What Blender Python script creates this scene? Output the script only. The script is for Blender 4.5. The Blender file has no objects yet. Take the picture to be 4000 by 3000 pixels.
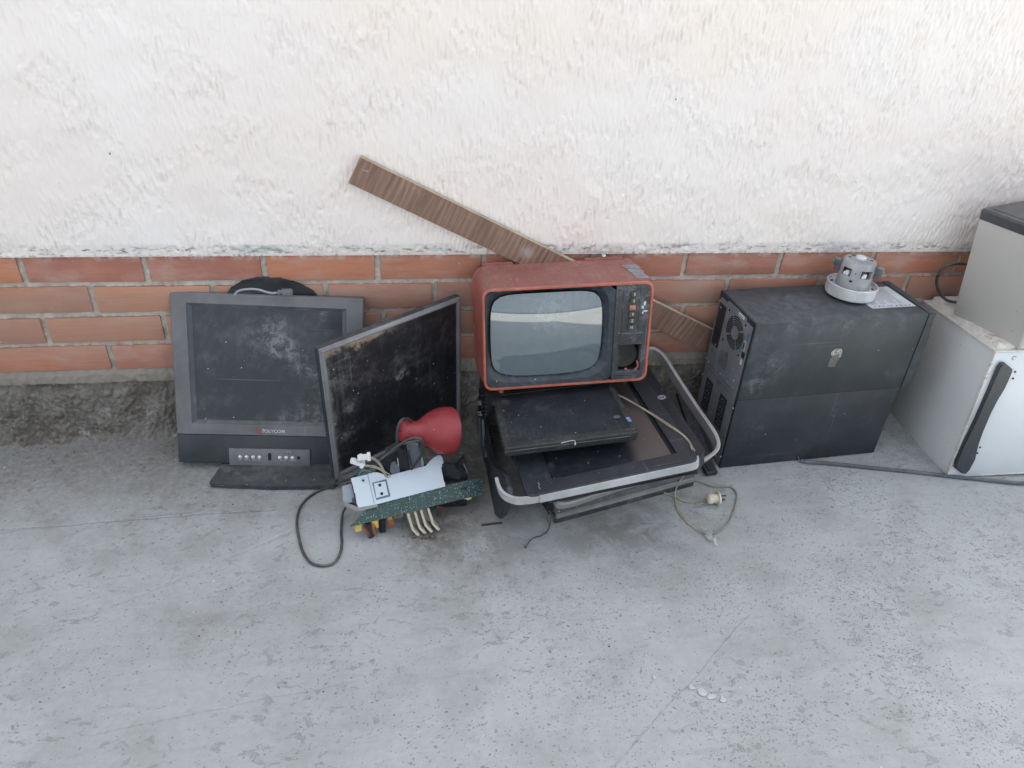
import bpy, bmesh, math, random
import numpy as np
from mathutils import Vector, Matrix, Euler
random.seed(7); np.random.seed(7)
SC = bpy.context.scene; COL = SC.collection
rad = math.radians
# ---------------------------------------------------------------- camera
C = np.array([0.80953585, -1.66675061, 1.27386719])
CR = np.array([0.98660223, -0.15086012, 0.06210692])
CU = np.array([0.03412829, 0.56311235, 0.82567533])
CF = np.array([0.15953465, 0.81249351, -0.56071649])
F = 2900.0                                    # focal length in pixels of a 4000 px wide frame
cam_d = bpy.data.cameras.new('camera'); cam = bpy.data.objects.new('camera', cam_d); COL.objects.link(cam)
cam_d.sensor_width = 36; cam_d.lens = F/4000*36; cam_d.clip_start = 0.02; cam_d.clip_end = 400
cam.matrix_world = Matrix(((CR[0], CU[0], -CF[0], C[0]), (CR[1], CU[1], -CF[1], C[1]), (CR[2], CU[2], -CF[2], C[2]), (0, 0, 0, 1)))
SC.camera = cam
SC.cycles.use_denoising = True; SC.cycles.max_bounces = 8; SC.cycles.sample_clamp_indirect = 4.0
# ---------------------------------------------------------------- light
SUN_EL, SUN_AZ = rad(46), rad(24)             # the sun stands behind the house, so the yard at its foot is in shade
W = bpy.data.worlds.new('World'); SC.world = W; W.use_nodes = True
wn = W.node_tree.nodes; sky = wn.new('ShaderNodeTexSky'); sky.sky_type = 'NISHITA'; sky.sun_disc = False
sky.sun_elevation = SUN_EL; sky.sun_rotation = SUN_AZ; sky.dust_density = 3.5; sky.air_density = 0.9; sky.ozone_density = 0.6
hs = wn.new('ShaderNodeHueSaturation'); hs.inputs['Saturation'].default_value = 0.34     # thin haze whitens the sky
W.node_tree.links.new(sky.outputs[0], hs.inputs['Color']); W.node_tree.links.new(hs.outputs[0], wn['Background'].inputs[0]); wn['Background'].inputs[1].default_value = 0.125
ld = bpy.data.lights.new('sun', 'SUN'); ld.energy = 4.8; ld.angle = rad(0.53); ld.color = (1.0, 0.94, 0.84)
sun = bpy.data.objects.new('sun', ld); COL.objects.link(sun)
sdir = Vector((math.sin(SUN_AZ)*math.cos(SUN_EL), math.cos(SUN_AZ)*math.cos(SUN_EL), math.sin(SUN_EL)))
sun.rotation_euler = sdir.to_track_quat('Z', 'Y').to_euler(); sun.location = (0, 2, 8)
SC.view_settings.view_transform = 'Standard'; SC.view_settings.look = 'None'; SC.view_settings.exposure = 2.35
SC.view_settings.gamma = 1.0

# ---------------------------------------------------------------- measuring helpers (photo measurements to metres)
def ray(x, y): return CF+(x-2000)/F*CR-(y-1500)/F*CU
def PY(x, y, v=0.0): d = ray(x, y); return Vector(C+d*(v-C[1])/d[1])
def PZ(x, y, v=0.0): d = ray(x, y); return Vector(C+d*(v-C[2])/d[2])
def PX(x, y, v=0.0): d = ray(x, y); return Vector(C+d*(v-C[0])/d[0])
def PP(x, y, o, n):
    d = Vector(ray(x, y)); c = Vector(C); return c+d*((Vector(o)-c).dot(n)/d.dot(n))
def toward(L, k): return tuple(C+k*(np.array(L)-C))
# ---------------------------------------------------------------- mesh helpers
def box(bm, x0, x1, y0, y1, z0, z1, bev=0.0, seg=2, M=None):
    vs = [bm.verts.new((x, y, z)) for x in (x0, x1) for y in (y0, y1) for z in (z0, z1)]
    fs = [bm.faces.new([vs[i] for i in q]) for q in ((0, 1, 3, 2), (4, 6, 7, 5), (0, 4, 5, 1), (2, 3, 7, 6), (0, 2, 6, 4), (1, 5, 7, 3))]
    out = vs
    if bev > 0:
        es = list({e for f in fs for e in f.edges})
        r = bmesh.ops.bevel(bm, geom=es, offset=bev, segments=seg, affect='EDGES', profile=0.5, clamp_overlap=True)
        out = list({v for f in r['faces'] for v in f.verts} | {v for v in vs if v.is_valid})
    if M is not None:
        for v in out: v.co = M @ v.co
    return out
def loft(bm, loops, cap0=False, cap1=False, closed=True):
    L = [[bm.verts.new(p) for p in lp] for lp in loops]
    for a, b in zip(L, L[1:]):
        n = len(a)
        for i in range(n if closed else n-1):
            j = (i+1) % n
            try: bm.faces.new((a[i], a[j], b[j], b[i]))
            except ValueError: pass
    if cap0: bm.faces.new(list(reversed(L[0])))
    if cap1: bm.faces.new(L[-1])
    return L
def rr(x0, x1, z0, z1, r, n=5):
    r = max(r, 1e-5); P = []
    for cx, cz, a0 in ((x1-r, z1-r, 0), (x0+r, z1-r, 90), (x0+r, z0+r, 180), (x1-r, z0+r, 270)):
        for k in range(n+1):
            a = rad(a0+90*k/n); P.append((cx+r*math.cos(a), cz+r*math.sin(a)))
    return P
def at_y(P, y): return [(p[0], y, p[1]) for p in P]
def at_z(P, z): return [(p[0], p[1], z) for p in P]
def at_x(P, x): return [(x, p[0], p[1]) for p in P]
def prism(bm, pts, vec, bev=0.0, seg=2):
    pts = [Vector(p) for p in pts]; vec = Vector(vec)
    a = [bm.verts.new(p) for p in pts]; b = [bm.verts.new(p+vec) for p in pts]
    f0 = bm.faces.new(a); f1 = bm.faces.new(list(reversed(b))); n = len(a)
    for i in range(n): bm.faces.new((a[i], b[i], b[(i+1) % n], a[(i+1) % n]))
    if bev:
        bmesh.ops.bevel(bm, geom=list(f0.edges)+list(f1.edges), offset=bev, segments=seg, affect='EDGES', clamp_overlap=True)
def smoothpath(P, sub=6):
    P = [Vector(p) for p in P]
    if len(P) < 3: return P
    out = []; Q = [P[0]*2-P[1]]+P+[P[-1]*2-P[-2]]
    for i in range(1, len(Q)-2):
        for k in range(sub):
            t = k/sub; a, b, c, d = Q[i-1:i+3]
            out.append(0.5*((2*b)+(c-a)*t+(2*a-5*b+4*c-d)*t*t+(3*b-a-3*c+d)*t**3))
    out.append(P[-1]); return out
def sweep(bm, path, prof, up=(0, 0, 1), caps=True):
    """prof: 2D points (side, up)."""
    path = [Vector(p) for p in path]; loops = []; up = Vector(up)
    for i, p in enumerate(path):
        t = (path[min(i+1, len(path)-1)]-path[max(i-1, 0)]).normalized()
        s = t.cross(up)
        if s.length < 1e-4: s = t.cross(Vector((0, 1, 0.01)))
        s.normalize(); w = s.cross(t).normalized()
        loops.append([p+s*a+w*b for a, b in prof])
    loft(bm, loops, caps, caps)
def tube(bm, P, r, seg=8, sub=6, flat=1.0):
    sweep(bm, smoothpath(P, sub), [(r*math.cos(2*math.pi*k/seg), flat*r*math.sin(2*math.pi*k/seg)) for k in range(seg)])
def lathe(bm, prof, M=Matrix(), seg=40, cap0=False, cap1=False):
    loft(bm, [[M @ Vector((r*math.cos(2*math.pi*k/seg), r*math.sin(2*math.pi*k/seg), h)) for k in range(seg)] for r, h in prof], cap0, cap1)
def cyl(bm, p0, p1, r0, r1=None, seg=20):
    p0, p1 = Vector(p0), Vector(p1); d = p1-p0; r1 = r0 if r1 is None else r1
    M = Matrix.Translation(p0) @ d.to_track_quat('Z', 'Y').to_matrix().to_4x4()
    lathe(bm, [(r0, 0), (r1, d.length)], M, seg, True, True)
def blob(bm, c, s, jit=0.25, sub=1):
    r = bmesh.ops.create_icosphere(bm, subdivisions=sub, radius=1)
    R = Euler((random.random()*6, random.random()*6, random.random()*6)).to_matrix()
    for v in r['verts']:
        v.co = v.co*(1+random.uniform(-jit, jit)); v.co = R @ v.co
        v.co = Vector((v.co.x*s[0]+c[0], v.co.y*s[1]+c[1], v.co.z*s[2]+c[2]))
def B(): return bmesh.new()
def link(name, me, parent=None):
    o = bpy.data.objects.new(name, me); COL.objects.link(o)
    if parent: o.parent = parent
    return o
def part(name, bm, m, parent=None, ang=35, world=False, label=None):
    bmesh.ops.recalc_face_normals(bm, faces=bm.faces)
    if world and parent is not None:
        bm.transform(MATS[parent.name].inverted())
    ca = rad(ang)
    for e in bm.edges: e.smooth = (len(e.link_faces) == 2 and e.calc_face_angle(9) < ca)
    for f in bm.faces: f.smooth = True
    me = bpy.data.meshes.new(name); bm.to_mesh(me); bm.free()
    for mm in (m if isinstance(m, (list, tuple)) else [m]): me.materials.append(mm)
    o = link(name, me, parent)
    if label: o['label'] = label
    return o
MATS = {}
def thing(name, label, cat, loc=(0, 0, 0), rot=(0, 0, 0), group=None, scale=(1, 1, 1)):
    o = bpy.data.objects.new(name, None); COL.objects.link(o); o.location = loc
    o.rotation_euler = tuple(rad(a) for a in rot); o.empty_display_size = 0.05; o.scale = scale
    o['label'] = label; o['category'] = cat
    if group: o['group'] = group
    MATS[o.name] = Matrix.Translation(loc) @ Euler(tuple(rad(a) for a in rot)).to_matrix().to_4x4() @ Matrix.Diagonal(tuple(scale)+(1,))
    return o
def tag(o, label, cat, group=None):
    o['label'] = label; o['category'] = cat
    if group: o['group'] = group
    return o
def text(body, size, M, m, name, parent, depth=0.0003, sx=1.0, bold=0.0):
    cu = bpy.data.curves.new(name, 'FONT'); cu.body = body; cu.size = size; cu.extrude = depth; cu.align_x = 'CENTER'; cu.align_y = 'CENTER'; cu.offset = bold
    t = bpy.data.objects.new(name, cu); COL.objects.link(t); bpy.context.view_layer.update()
    me = bpy.data.meshes.new_from_object(t.evaluated_get(bpy.context.evaluated_depsgraph_get()))
    COL.objects.unlink(t); bpy.data.objects.remove(t)
    me.transform(M @ Matrix.Diagonal((sx, 1, 1, 1))); me.name = name; me.materials.clear(); me.materials.append(m)
    return link(name, me, parent)
FRONT = Matrix.Rotation(rad(90), 4, 'X')          # lettering that stands up and faces the yard (-y)
# ---------------------------------------------------------------- material helpers
class T:
    def __init__(s, name):
        s.m = bpy.data.materials.new(name); s.m.use_nodes = True; s.nt = s.m.node_tree
        s.b = s.nt.nodes['Principled BSDF']; s.tc = s.n('ShaderNodeTexCoord')
        s.obj = s.tc.outputs['Object']
    def n(s, t, props=None, **ins):
        x = s.nt.nodes.new(t)
        for k, v in (props or {}).items(): setattr(x, k, v)
        for k, v in ins.items():
            k = k.replace('_', ' ')
            i = x.inputs[int(k[1:])] if k[0] == 'i' and k[1:].isdigit() else x.inputs[k]
            if isinstance(v, bpy.types.NodeSocket): s.nt.links.new(v, i)
            else: i.default_value = v
        return x
    def mth(s, op, a, b=0.0, c=0.0, clamp=False):
        return s.n('ShaderNodeMath', {'operation': op, 'use_clamp': clamp}, i0=a, i1=b, i2=c).outputs[0]
    def ramp(s, v, a, b, lo=0.0, hi=1.0):
        return s.n('ShaderNodeMapRange', {'interpolation_type': 'SMOOTHSTEP'}, Value=v, From_Min=a, From_Max=b, To_Min=lo, To_Max=hi).outputs[0]
    def noise(s, sc, det=4, ro=0.55, vec=None, dist=0.0):
        return s.n('ShaderNodeTexNoise', None, Vector=vec or s.obj, Scale=sc, Detail=det, Roughness=ro, Distortion=dist).outputs['Fac']
    def mapv(s, scale=(1, 1, 1), loc=(0, 0, 0), rot=(0, 0, 0), vec=None):
        return s.n('ShaderNodeMapping', None, Vector=vec or s.obj, Scale=scale, Location=loc, Rotation=rot).outputs[0]
    def mix(s, f, a, b, mode='MIX'):
        g = lambda c: c if isinstance(c, bpy.types.NodeSocket) else (tuple(c)+(1,) if len(c) == 3 else c)
        return s.n('ShaderNodeMixRGB', {'blend_type': mode}, Fac=f, Color1=g(a), Color2=g(b)).outputs[0]
    def xyz(s, vec=None): return s.n('ShaderNodeSeparateXYZ', None, Vector=vec or s.obj).outputs
    def blobm(s, c, r, sc=30, a=0.42, b=0.62, det=8):
        """a soft patch with its own ragged shape round point c"""
        d = s.n('ShaderNodeVectorMath', {'operation': 'DISTANCE'}, i0=s.obj, i1=c).outputs['Value']
        f = s.ramp(d, r, r*0.1); nz = s.noise(sc, det, 0.78, dist=0.6)
        return s.mth('MULTIPLY', s.mth('POWER', f, 1.3), s.ramp(s.mth('ADD', nz, s.mth('MULTIPLY', f, 0.05)), a, b))
    def seg(s, x, y, p, q, w, warp=None):
        """thin line from p to q in a plane given by sockets x, y"""
        dx, dy = q[0]-p[0], q[1]-p[1]; L = math.hypot(dx, dy); ux, uy = dx/L, dy/L
        ax = s.mth('SUBTRACT', x, p[0]); ay = s.mth('SUBTRACT', y, p[1])
        t = s.mth('ADD', s.mth('MULTIPLY', ax, ux), s.mth('MULTIPLY', ay, uy))
        o = s.mth('SUBTRACT', s.mth('MULTIPLY', ax, uy), s.mth('MULTIPLY', ay, ux))
        if warp is not None: o = s.mth('ADD', o, warp)
        o = s.mth('ABSOLUTE', o)
        m = s.ramp(o, w, w*0.2)
        e = s.mth('MULTIPLY', s.ramp(t, 0, 0.04), s.ramp(t, L, L-0.04))
        return s.mth('MULTIPLY', m, e)
    def mx(s, *a):
        r = a[0]
        for b in a[1:]: r = s.mth('MAXIMUM', r, b)
        return r
    def out(s, col=None, rough=None, bump=None, bstr=0.3, bdist=0.001, **kw):
        def put(k, v):
            if isinstance(v, bpy.types.NodeSocket): s.nt.links.new(v, s.b.inputs[k])
            elif v is not None: s.b.inputs[k].default_value = (tuple(v)+(1,) if isinstance(v, (tuple, list)) and len(v) == 3 else v)
        put('Base Color', col); put('Roughness', rough)
        for k, v in kw.items(): put(k.replace('_', ' '), v)
        if bump is not None:
            bn = s.n('ShaderNodeBump', None, Strength=bstr, Distance=bdist, Height=bump); s.nt.links.new(bn.outputs[0], s.b.inputs['Normal'])
        return s.m
DUST = (0.30, 0.275, 0.24)
def dusty(name, base, rough=0.5, dust=0.35, dcol=DUST, sc=1.0, top=0.25, blobs=(), specks=0.5, scratch=0.3, metallic=0.0, bump=0.25, var=0.25, spec=0.5, streak=0.0, extra=None):
    t = T(name)
    n1 = t.noise(7*sc, 6, 0.65); n2 = t.noise(55*sc, 6, 0.7); n3 = t.noise(260*sc, 3, 0.6)
    mixn = t.mth('ADD', t.mth('MULTIPLY', n1, 0.55), t.mth('MULTIPLY', n2, 0.45))
    col = t.mix(t.ramp(n1, 0.3, 0.7), [c*(1-var) for c in base], [c*(1+var) for c in base])
    d = t.mth('MULTIPLY', t.ramp(mixn, 0.47, 0.72), dust)
    d = t.mth('ADD', d, dust*0.12)
    nz = t.xyz(t.n('ShaderNodeNewGeometry').outputs['Normal'])[2]
    d = t.mth('ADD', d, t.mth('MULTIPLY', t.mth('MULTIPLY', t.ramp(nz, 0.25, 1.0), top), t.ramp(n2, 0.2, 0.75)))
    if streak:
        sv = t.mapv((70, 70, 4)); d = t.mth('ADD', d, t.mth('MULTIPLY', t.ramp(t.noise(1, 4, 0.6, sv), 0.55, 0.8), streak))
    for c, r, k in blobs: d = t.mth('ADD', d, t.mth('MULTIPLY', t.blobm(c, r, 46, 0.46, 0.74), k))
    d = t.mth('MULTIPLY', d, t.ramp(n3, 0.1, 0.6, 0.65, 1.0))
    d = t.mth('MINIMUM', d, 0.92)
    col = t.mix(d, col, dcol)
    if extra: col = extra(t, col)
    sp = 0.0
    if specks:
        v = t.n('ShaderNodeTexVoronoi', {'feature': 'F1'}, Vector=t.obj, Scale=90.0, Randomness=1.0)
        rnd = t.xyz(v.outputs['Color'])[0]
        sp = t.mth('MULTIPLY', t.ramp(v.outputs['Distance'], 0.14, 0.07), t.mth('GREATER_THAN', rnd, 1-0.07*specks))
        col = t.mix(sp, col, (0.55, 0.55, 0.52))
    if scratch:
        for a, rz in ((0, 0.3), (1, 1.1), (2, -0.6)):
            w = t.mapv((260, 260, 5) if a == 0 else ((5, 260, 260) if a == 1 else (260, 5, 260)), rot=(0.2*a, rz, rz*0.7), loc=(a*3, 0, a))
            s_ = t.mth('MULTIPLY', t.ramp(t.noise(0.6, 2, 0.5, w), 0.70, 0.78), scratch)
            col = t.mix(s_, col, (0.34, 0.34, 0.35))
    r = t.mth('MINIMUM', t.mth('ADD', rough, t.mth('MULTIPLY', d, 0.6)), 0.95)
    h = t.mth('ADD', t.mth('MULTIPLY', n3, 0.4), t.mth('MULTIPLY', n2, 0.4))
    h = t.mth('ADD', h, t.mth('MULTIPLY', d, 0.8))
    return t.out(col, r, h, bump, 0.0012, Metallic=metallic, Specular_IOR_Level=spec)
def plain(name, base, rough=0.5, metallic=0.0, var=0.12, sc=1.0, bump=0.1, **kw):
    t = T(name); n1 = t.noise(30*sc, 5, 0.6)
    col = t.mix(t.ramp(n1, 0.3, 0.7), [c*(1-var) for c in base], [min(1, c*(1+var)) for c in base])
    return t.out(col, t.ramp(n1, 0.2, 0.8, max(rough-.1, 0.02), min(rough+.1, 1)), n1, bump, 0.0008, Metallic=metallic, **kw)
# ================================================================ ground
def ground_mat():
    t = T('concrete_ground'); X, Yy, Z_ = t.xyz()
    big = t.noise(1.3, 5, 0.6); mid = t.noise(6, 8, 0.68); fine = t.noise(70, 8, 0.75); grain = t.noise(420, 4, 0.7)
    col = t.mix(t.ramp(big, 0.35, 0.65), (0.325, 0.343, 0.333), (0.385, 0.408, 0.400))
    col = t.mix(t.ramp(mid, 0.42, 0.66, 0, 0.5), col, (0.262, 0.264, 0.246))
    # smeared trowel streaks, running with the wall
    sw = t.noise(1, 7, 0.68, t.mapv((3.5, 26, 1), rot=(0, 0, 0.2)), 0.8)
    col = t.mix(t.ramp(sw, 0.46, 0.70, 0, 0.20), col, (0.45, 0.45, 0.44))
    sw2 = t.noise(1, 6, 0.66, t.mapv((5, 34, 1), rot=(0, 0, -0.12), loc=(3, 1, 0)), 0.6)
    col = t.mix(t.ramp(sw2, 0.52, 0.74, 0, 0.30), col, (0.25, 0.243, 0.232))
    # worn flakes: skin of the concrete lost in ragged islands
    fl = t.noise(26, 8, 0.72, t.mapv((1, 1.7, 1)), 0.3)
    area = t.ramp(t.noise(2.6, 4, 0.6, t.mapv(loc=(5, 2, 0))), 0.42, 0.54)
    flk = t.mth('MULTIPLY', t.ramp(fl, 0.575, 0.60), area)
    col = t.mix(t.mth('MULTIPLY', flk, 0.45), col, (0.20, 0.20, 0.188))
    col = t.mix(t.ramp(fine, 0.35, 0.7, 0, 0.25), col, (0.24, 0.235, 0.225))
    col = t.mix(t.ramp(grain, 0.3, 0.75, 0, 0.30), (0.22, 0.215, 0.205), col, ) if False else t.mix(t.ramp(grain, 0.5, 0.8, 0, 0.25), col, (0.50, 0.50, 0.49))
    # exposed aggregate, denser to the right
    warp = t.n('ShaderNodeVectorMath', {'operation': 'MULTIPLY_ADD'}, i0=t.n('ShaderNodeTexNoise', None, Vector=t.obj, Scale=60.0, Detail=2.0).outputs['Color'], i1=(0.012, 0.012, 0), i2=t.obj).outputs[0]
    def chips(sc, off, thr, dens):
        v = t.n('ShaderNodeTexVoronoi', {'feature': 'F1'}, Vector=t.mapv((1, 1.25, 1), loc=off, rot=(0, 0, 0.3), vec=warp), Scale=sc, Randomness=1.0)
        c = t.xyz(v.outputs['Color'])
        size = t.mth('MULTIPLY', t.mth('ADD', t.mth('MULTIPLY', c[1], 0.75), 0.25), thr)
        m = t.ramp(t.mth('SUBTRACT', v.outputs['Distance'], size), 0.03, -0.03)
        return t.mth('MULTIPLY', m, t.mth('GREATER_THAN', dens, c[0])), c[2]
    right = t.ramp(t.mth('ADD', X, t.mth('MULTIPLY', t.noise(1.6, 3, 0.5), 1.1)), 1.15, 2.3)
    dn = t.mth('MULTIPLY', t.ramp(t.noise(4, 4, 0.6, t.mapv(loc=(2, 7, 0))), 0.38, 0.62), t.mth('ADD', t.mth('MULTIPLY', right, 0.66), 0.20))
    c1, r1 = chips(120, (0, 0, 0), 0.36, dn); c2, r2 = chips(62, (3, 1, 0), 0.20, t.mth('MULTIPLY', dn, 0.3))
    c3, r3 = chips(190, (1, 5, 0), 0.36, t.mth('ADD', dn, 0.12))
    ch = t.mx(c1, c2, c3)
    ccol = t.mix(r1, (0.115, 0.125, 0.125), (0.22, 0.225, 0.215))
    col = t.mix(t.mth('MULTIPLY', ch, 0.6), col, ccol)
    # pale lime spots
    v = t.n('ShaderNodeTexVoronoi', {'feature': 'F1'}, Vector=t.mapv(loc=(9, 4, 0)), Scale=26.0)
    lime = t.mth('MULTIPLY', t.ramp(v.outputs['Distance'], 0.075, 0.05), t.mth('GREATER_THAN', t.xyz(v.outputs['Color'])[0], 0.93))
    col = t.mix(t.mth('MULTIPLY', lime, 0.8), col, (0.52, 0.51, 0.48))
    # soil and soot blown against the wall and between the things
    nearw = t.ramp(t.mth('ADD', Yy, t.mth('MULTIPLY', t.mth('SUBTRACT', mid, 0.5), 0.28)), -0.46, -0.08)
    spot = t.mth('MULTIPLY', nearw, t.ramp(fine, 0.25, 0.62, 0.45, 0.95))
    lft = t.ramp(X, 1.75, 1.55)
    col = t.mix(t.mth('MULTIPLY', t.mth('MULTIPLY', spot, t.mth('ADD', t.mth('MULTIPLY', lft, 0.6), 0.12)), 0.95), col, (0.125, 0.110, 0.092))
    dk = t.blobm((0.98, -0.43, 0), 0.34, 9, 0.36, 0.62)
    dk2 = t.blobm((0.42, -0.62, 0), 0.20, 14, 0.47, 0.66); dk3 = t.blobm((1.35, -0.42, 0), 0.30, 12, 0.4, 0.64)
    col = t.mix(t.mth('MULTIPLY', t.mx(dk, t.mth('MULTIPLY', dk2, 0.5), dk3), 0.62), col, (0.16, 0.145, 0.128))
    dirt_and_shade = t.mx(t.blobm((1.0, -0.16, 0), 0.30, 22, 0.30, 0.60), t.blobm((1.55, -0.12, 0), 0.22, 22, 0.32, 0.6), t.blobm((0.90, -0.40, 0), 0.16, 25, 0.36, 0.62))  # darkest patches behind the stack: dirt and painted-in shade together
    col = t.mix(t.mth('MULTIPLY', dirt_and_shade, 0.85), col, (0.095, 0.082, 0.068))
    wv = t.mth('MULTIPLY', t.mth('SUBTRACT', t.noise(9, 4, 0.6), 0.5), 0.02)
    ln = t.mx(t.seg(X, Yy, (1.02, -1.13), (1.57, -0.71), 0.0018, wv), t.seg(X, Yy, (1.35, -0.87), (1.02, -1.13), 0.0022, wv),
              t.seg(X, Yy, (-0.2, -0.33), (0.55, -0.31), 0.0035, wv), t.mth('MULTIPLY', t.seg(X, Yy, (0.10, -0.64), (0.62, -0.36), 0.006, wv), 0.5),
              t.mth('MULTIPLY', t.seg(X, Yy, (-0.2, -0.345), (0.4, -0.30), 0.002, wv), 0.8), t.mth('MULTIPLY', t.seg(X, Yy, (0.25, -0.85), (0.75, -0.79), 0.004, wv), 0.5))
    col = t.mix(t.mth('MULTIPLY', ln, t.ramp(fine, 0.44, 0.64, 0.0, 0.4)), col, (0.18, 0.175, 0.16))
    h = t.mth('ADD', t.mth('MULTIPLY', fine, 0.6), t.mth('MULTIPLY', grain, 0.25))
    h = t.mth('SUBTRACT', h, t.mth('MULTIPLY', ch, 0.55)); h = t.mth('SUBTRACT', h, t.mth('MULTIPLY', flk, 0.4)); h = t.mth('SUBTRACT', h, t.mth('MULTIPLY', ln, 0.8))
    h = t.mth('ADD', h, t.mth('MULTIPLY', sw, 0.6))
    return t.out(col, 0.9, h, 0.55, 0.0035, Specular_IOR_Level=0.25)
bm = B(); n = 60
for (x0, x1, y0, y1) in ((-60, 60, -60, 40),):
    vs = [bm.verts.new(p) for p in ((x0, y0, 0), (x1, y0, 0), (x1, y1, 0), (x0, y1, 0))]; bm.faces.new(vs)
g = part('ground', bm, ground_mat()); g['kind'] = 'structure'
# ================================================================ house wall
ZT = 0.5161; HP_ = 0.07953; XL, XR = -3.0, 3.15
def field(nx, nz, dx, dz, wl, aniso=(1, 1), bw=0.5, seed=0):
    """band-limited noise on a grid; wl wavelength in m; aniso stretches (x, z)"""
    r = np.random.RandomState(seed); a = np.fft.rfft2(r.randn(nz, nx))
    fz = np.fft.fftfreq(nz, dz)[:, None]*aniso[1]; fx = np.fft.rfftfreq(nx, dx)[None, :]*aniso[0]
    f = np.sqrt(fz**2+fx**2)+1e-9
    a = a*np.exp(-(np.log(f*wl)/bw)**2)
    h = np.fft.irfft2(a, s=(nz, nx)); return h/h.std()
def grid_mesh(name, xs, zs, ys, m, parent, attrs=None):
    nx, nz = len(xs), len(zs)
    co = np.empty((nz, nx, 3), np.float32); co[..., 0] = xs[None, :]; co[..., 1] = ys; co[..., 2] = zs[:, None]
    if callable(attrs): co = attrs(co)
    i = np.arange(nz*nx, dtype=np.int32).reshape(nz, nx)
    q = np.stack([i[:-1, :-1], i[:-1, 1:], i[1:, 1:], i[1:, :-1]], -1).reshape(-1, 4)
    me = bpy.data.meshes.new(name); me.vertices.add(nz*nx); me.vertices.foreach_set('co', co.ravel())
    me.loops.add(q.size); me.loops.foreach_set('vertex_index', q.ravel().astype(np.int32))
    me.polygons.add(len(q)); me.polygons.foreach_set('loop_start', np.arange(0, q.size, 4, dtype=np.int32)); me.polygons.foreach_set('loop_total', np.full(len(q), 4, np.int32))
    me.update(calc_edges=True); me.shade_smooth(); me.materials.append(m)
    return link(name, me, parent)
def plaster_mat():
    t = T('plaster'); X, Y_, Z_ = t.xyz()
    n1 = t.noise(2.2, 4, 0.55); n2 = t.noise(14, 7, 0.7); n3 = t.noise(170, 5, 0.7)
    col = t.mix(t.ramp(n1, 0.38, 0.62), (0.715, 0.645, 0.595), (0.725, 0.675, 0.635))
    col = t.mix(t.ramp(t.noise(1.7, 3, 0.5, t.mapv(loc=(4, 0, 2))), 0.50, 0.66, 0, 0.6), col, (0.715, 0.640, 0.565))
    col = t.mix(t.ramp(n2, 0.55, 0.8, 0, 0.30), col, (0.60, 0.58, 0.55))
    # pin holes
    v = t.n('ShaderNodeTexVoronoi', {'feature': 'F1'}, Vector=t.mapv((1, 0.2, 0.6)), Scale=24.0)
    ph = t.mth('MULTIPLY', t.ramp(v.outputs['Distance'], 0.055, 0.02), t.mth('GREATER_THAN', t.xyz(v.outputs['Color'])[0], 0.90))
    col = t.mix(ph, col, (0.13, 0.12, 0.10))
    # faint verdigris and grime with their own ragged outline along the lower lip
    zz = t.mth('SUBTRACT', Z_, ZT)
    lip = t.mth('MULTIPLY', t.ramp(zz, 0.036, 0.014), t.ramp(zz, 0.003, 0.010))
    ga = t.ramp(t.noise(3.2, 2, 0.5, t.mapv(loc=(8, 0, 1))), 0.45, 0.62)
    gn = t.mth('MULTIPLY', t.mth('MULTIPLY', lip, ga), t.ramp(t.noise(1, 8, 0.72, t.mapv((40, 40, 95))), 0.46, 0.58))
    col = t.mix(t.mth('MULTIPLY', gn, 0.75), col, (0.38, 0.46, 0.42))
    gd = t.mth('MULTIPLY', lip, t.ramp(t.noise(1, 8, 0.72, t.mapv((34, 40, 120), loc=(3, 0, 0))), 0.535, 0.60))
    col = t.mix(t.mth('MULTIPLY', gd, 0.85), col, (0.20, 0.195, 0.17))
    dkh = t.mth('MULTIPLY', lip, t.ramp(t.noise(1, 6, 0.7, t.mapv((28, 40, 85), loc=(11, 0, 5))), 0.635, 0.66))
    col = t.mix(dkh, col, (0.05, 0.05, 0.045))
    damp = t.mth('MULTIPLY', t.ramp(zz, 0.11, 0.0), t.ramp(n2, 0.3, 0.7, 0.2, 0.8))
    col = t.mix(t.mth('MULTIPLY', damp, 0.22), col, (0.62, 0.66, 0.66))
    st = t.noise(1, 5, 0.65, t.mapv((34, 20, 9)))
    h = t.mth('ADD', t.mth('MULTIPLY', n3, 0.35), t.mth('MULTIPLY', st, 0.3))
    h = t.mth('SUBTRACT', h, t.mth('MULTIPLY', t.mx(ph, gd, dkh), 1.2))
    return t.out(col, 0.85, h, 0.45, 0.0016, Specular_IOR_Level=0.2)
PLAS = plaster_mat()
wall = thing('house_wall', 'white roughcast plaster house wall with a red brick plinth', 'wall')
dx = 0.0023; xs = np.arange(-0.45, 2.95, dx); zs = np.arange(ZT, 1.42, dx); nx, nz = len(xs), len(zs)
XX, ZZ = np.meshgrid(xs, zs)
def warpx(a, amp, sd):
    w = field(nx, nz, dx, dx, 0.09, (1, 0.9), 0.6, sd)*amp/dx
    idx = np.clip(np.arange(nx)[None, :]+w, 0, nx-1); i0 = np.floor(idx).astype(int); fr = idx-i0; i1 = np.minimum(i0+1, nx-1); r_ = np.arange(nz)[:, None]
    return a[r_, i0]*(1-fr)+a[r_, i1]*fr
ga = warpx(field(nx, nz, dx, dx, 0.0095, (1, 5.0), 0.55, 1), 0.0009, 41); gd_ = warpx(field(nx, nz, dx, dx, 0.0120, (1, 9.0), 0.5, 4), 0.0016, 42)
gb = field(nx, nz, dx, dx, 0.0080, (1, 1.7), 0.5, 2); gc = field(nx, nz, dx, dx, 0.22, (1, 0.8), 0.6, 3); ge = field(nx, nz, dx, dx, 0.16, (1, 0.8), 0.6, 5)
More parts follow.
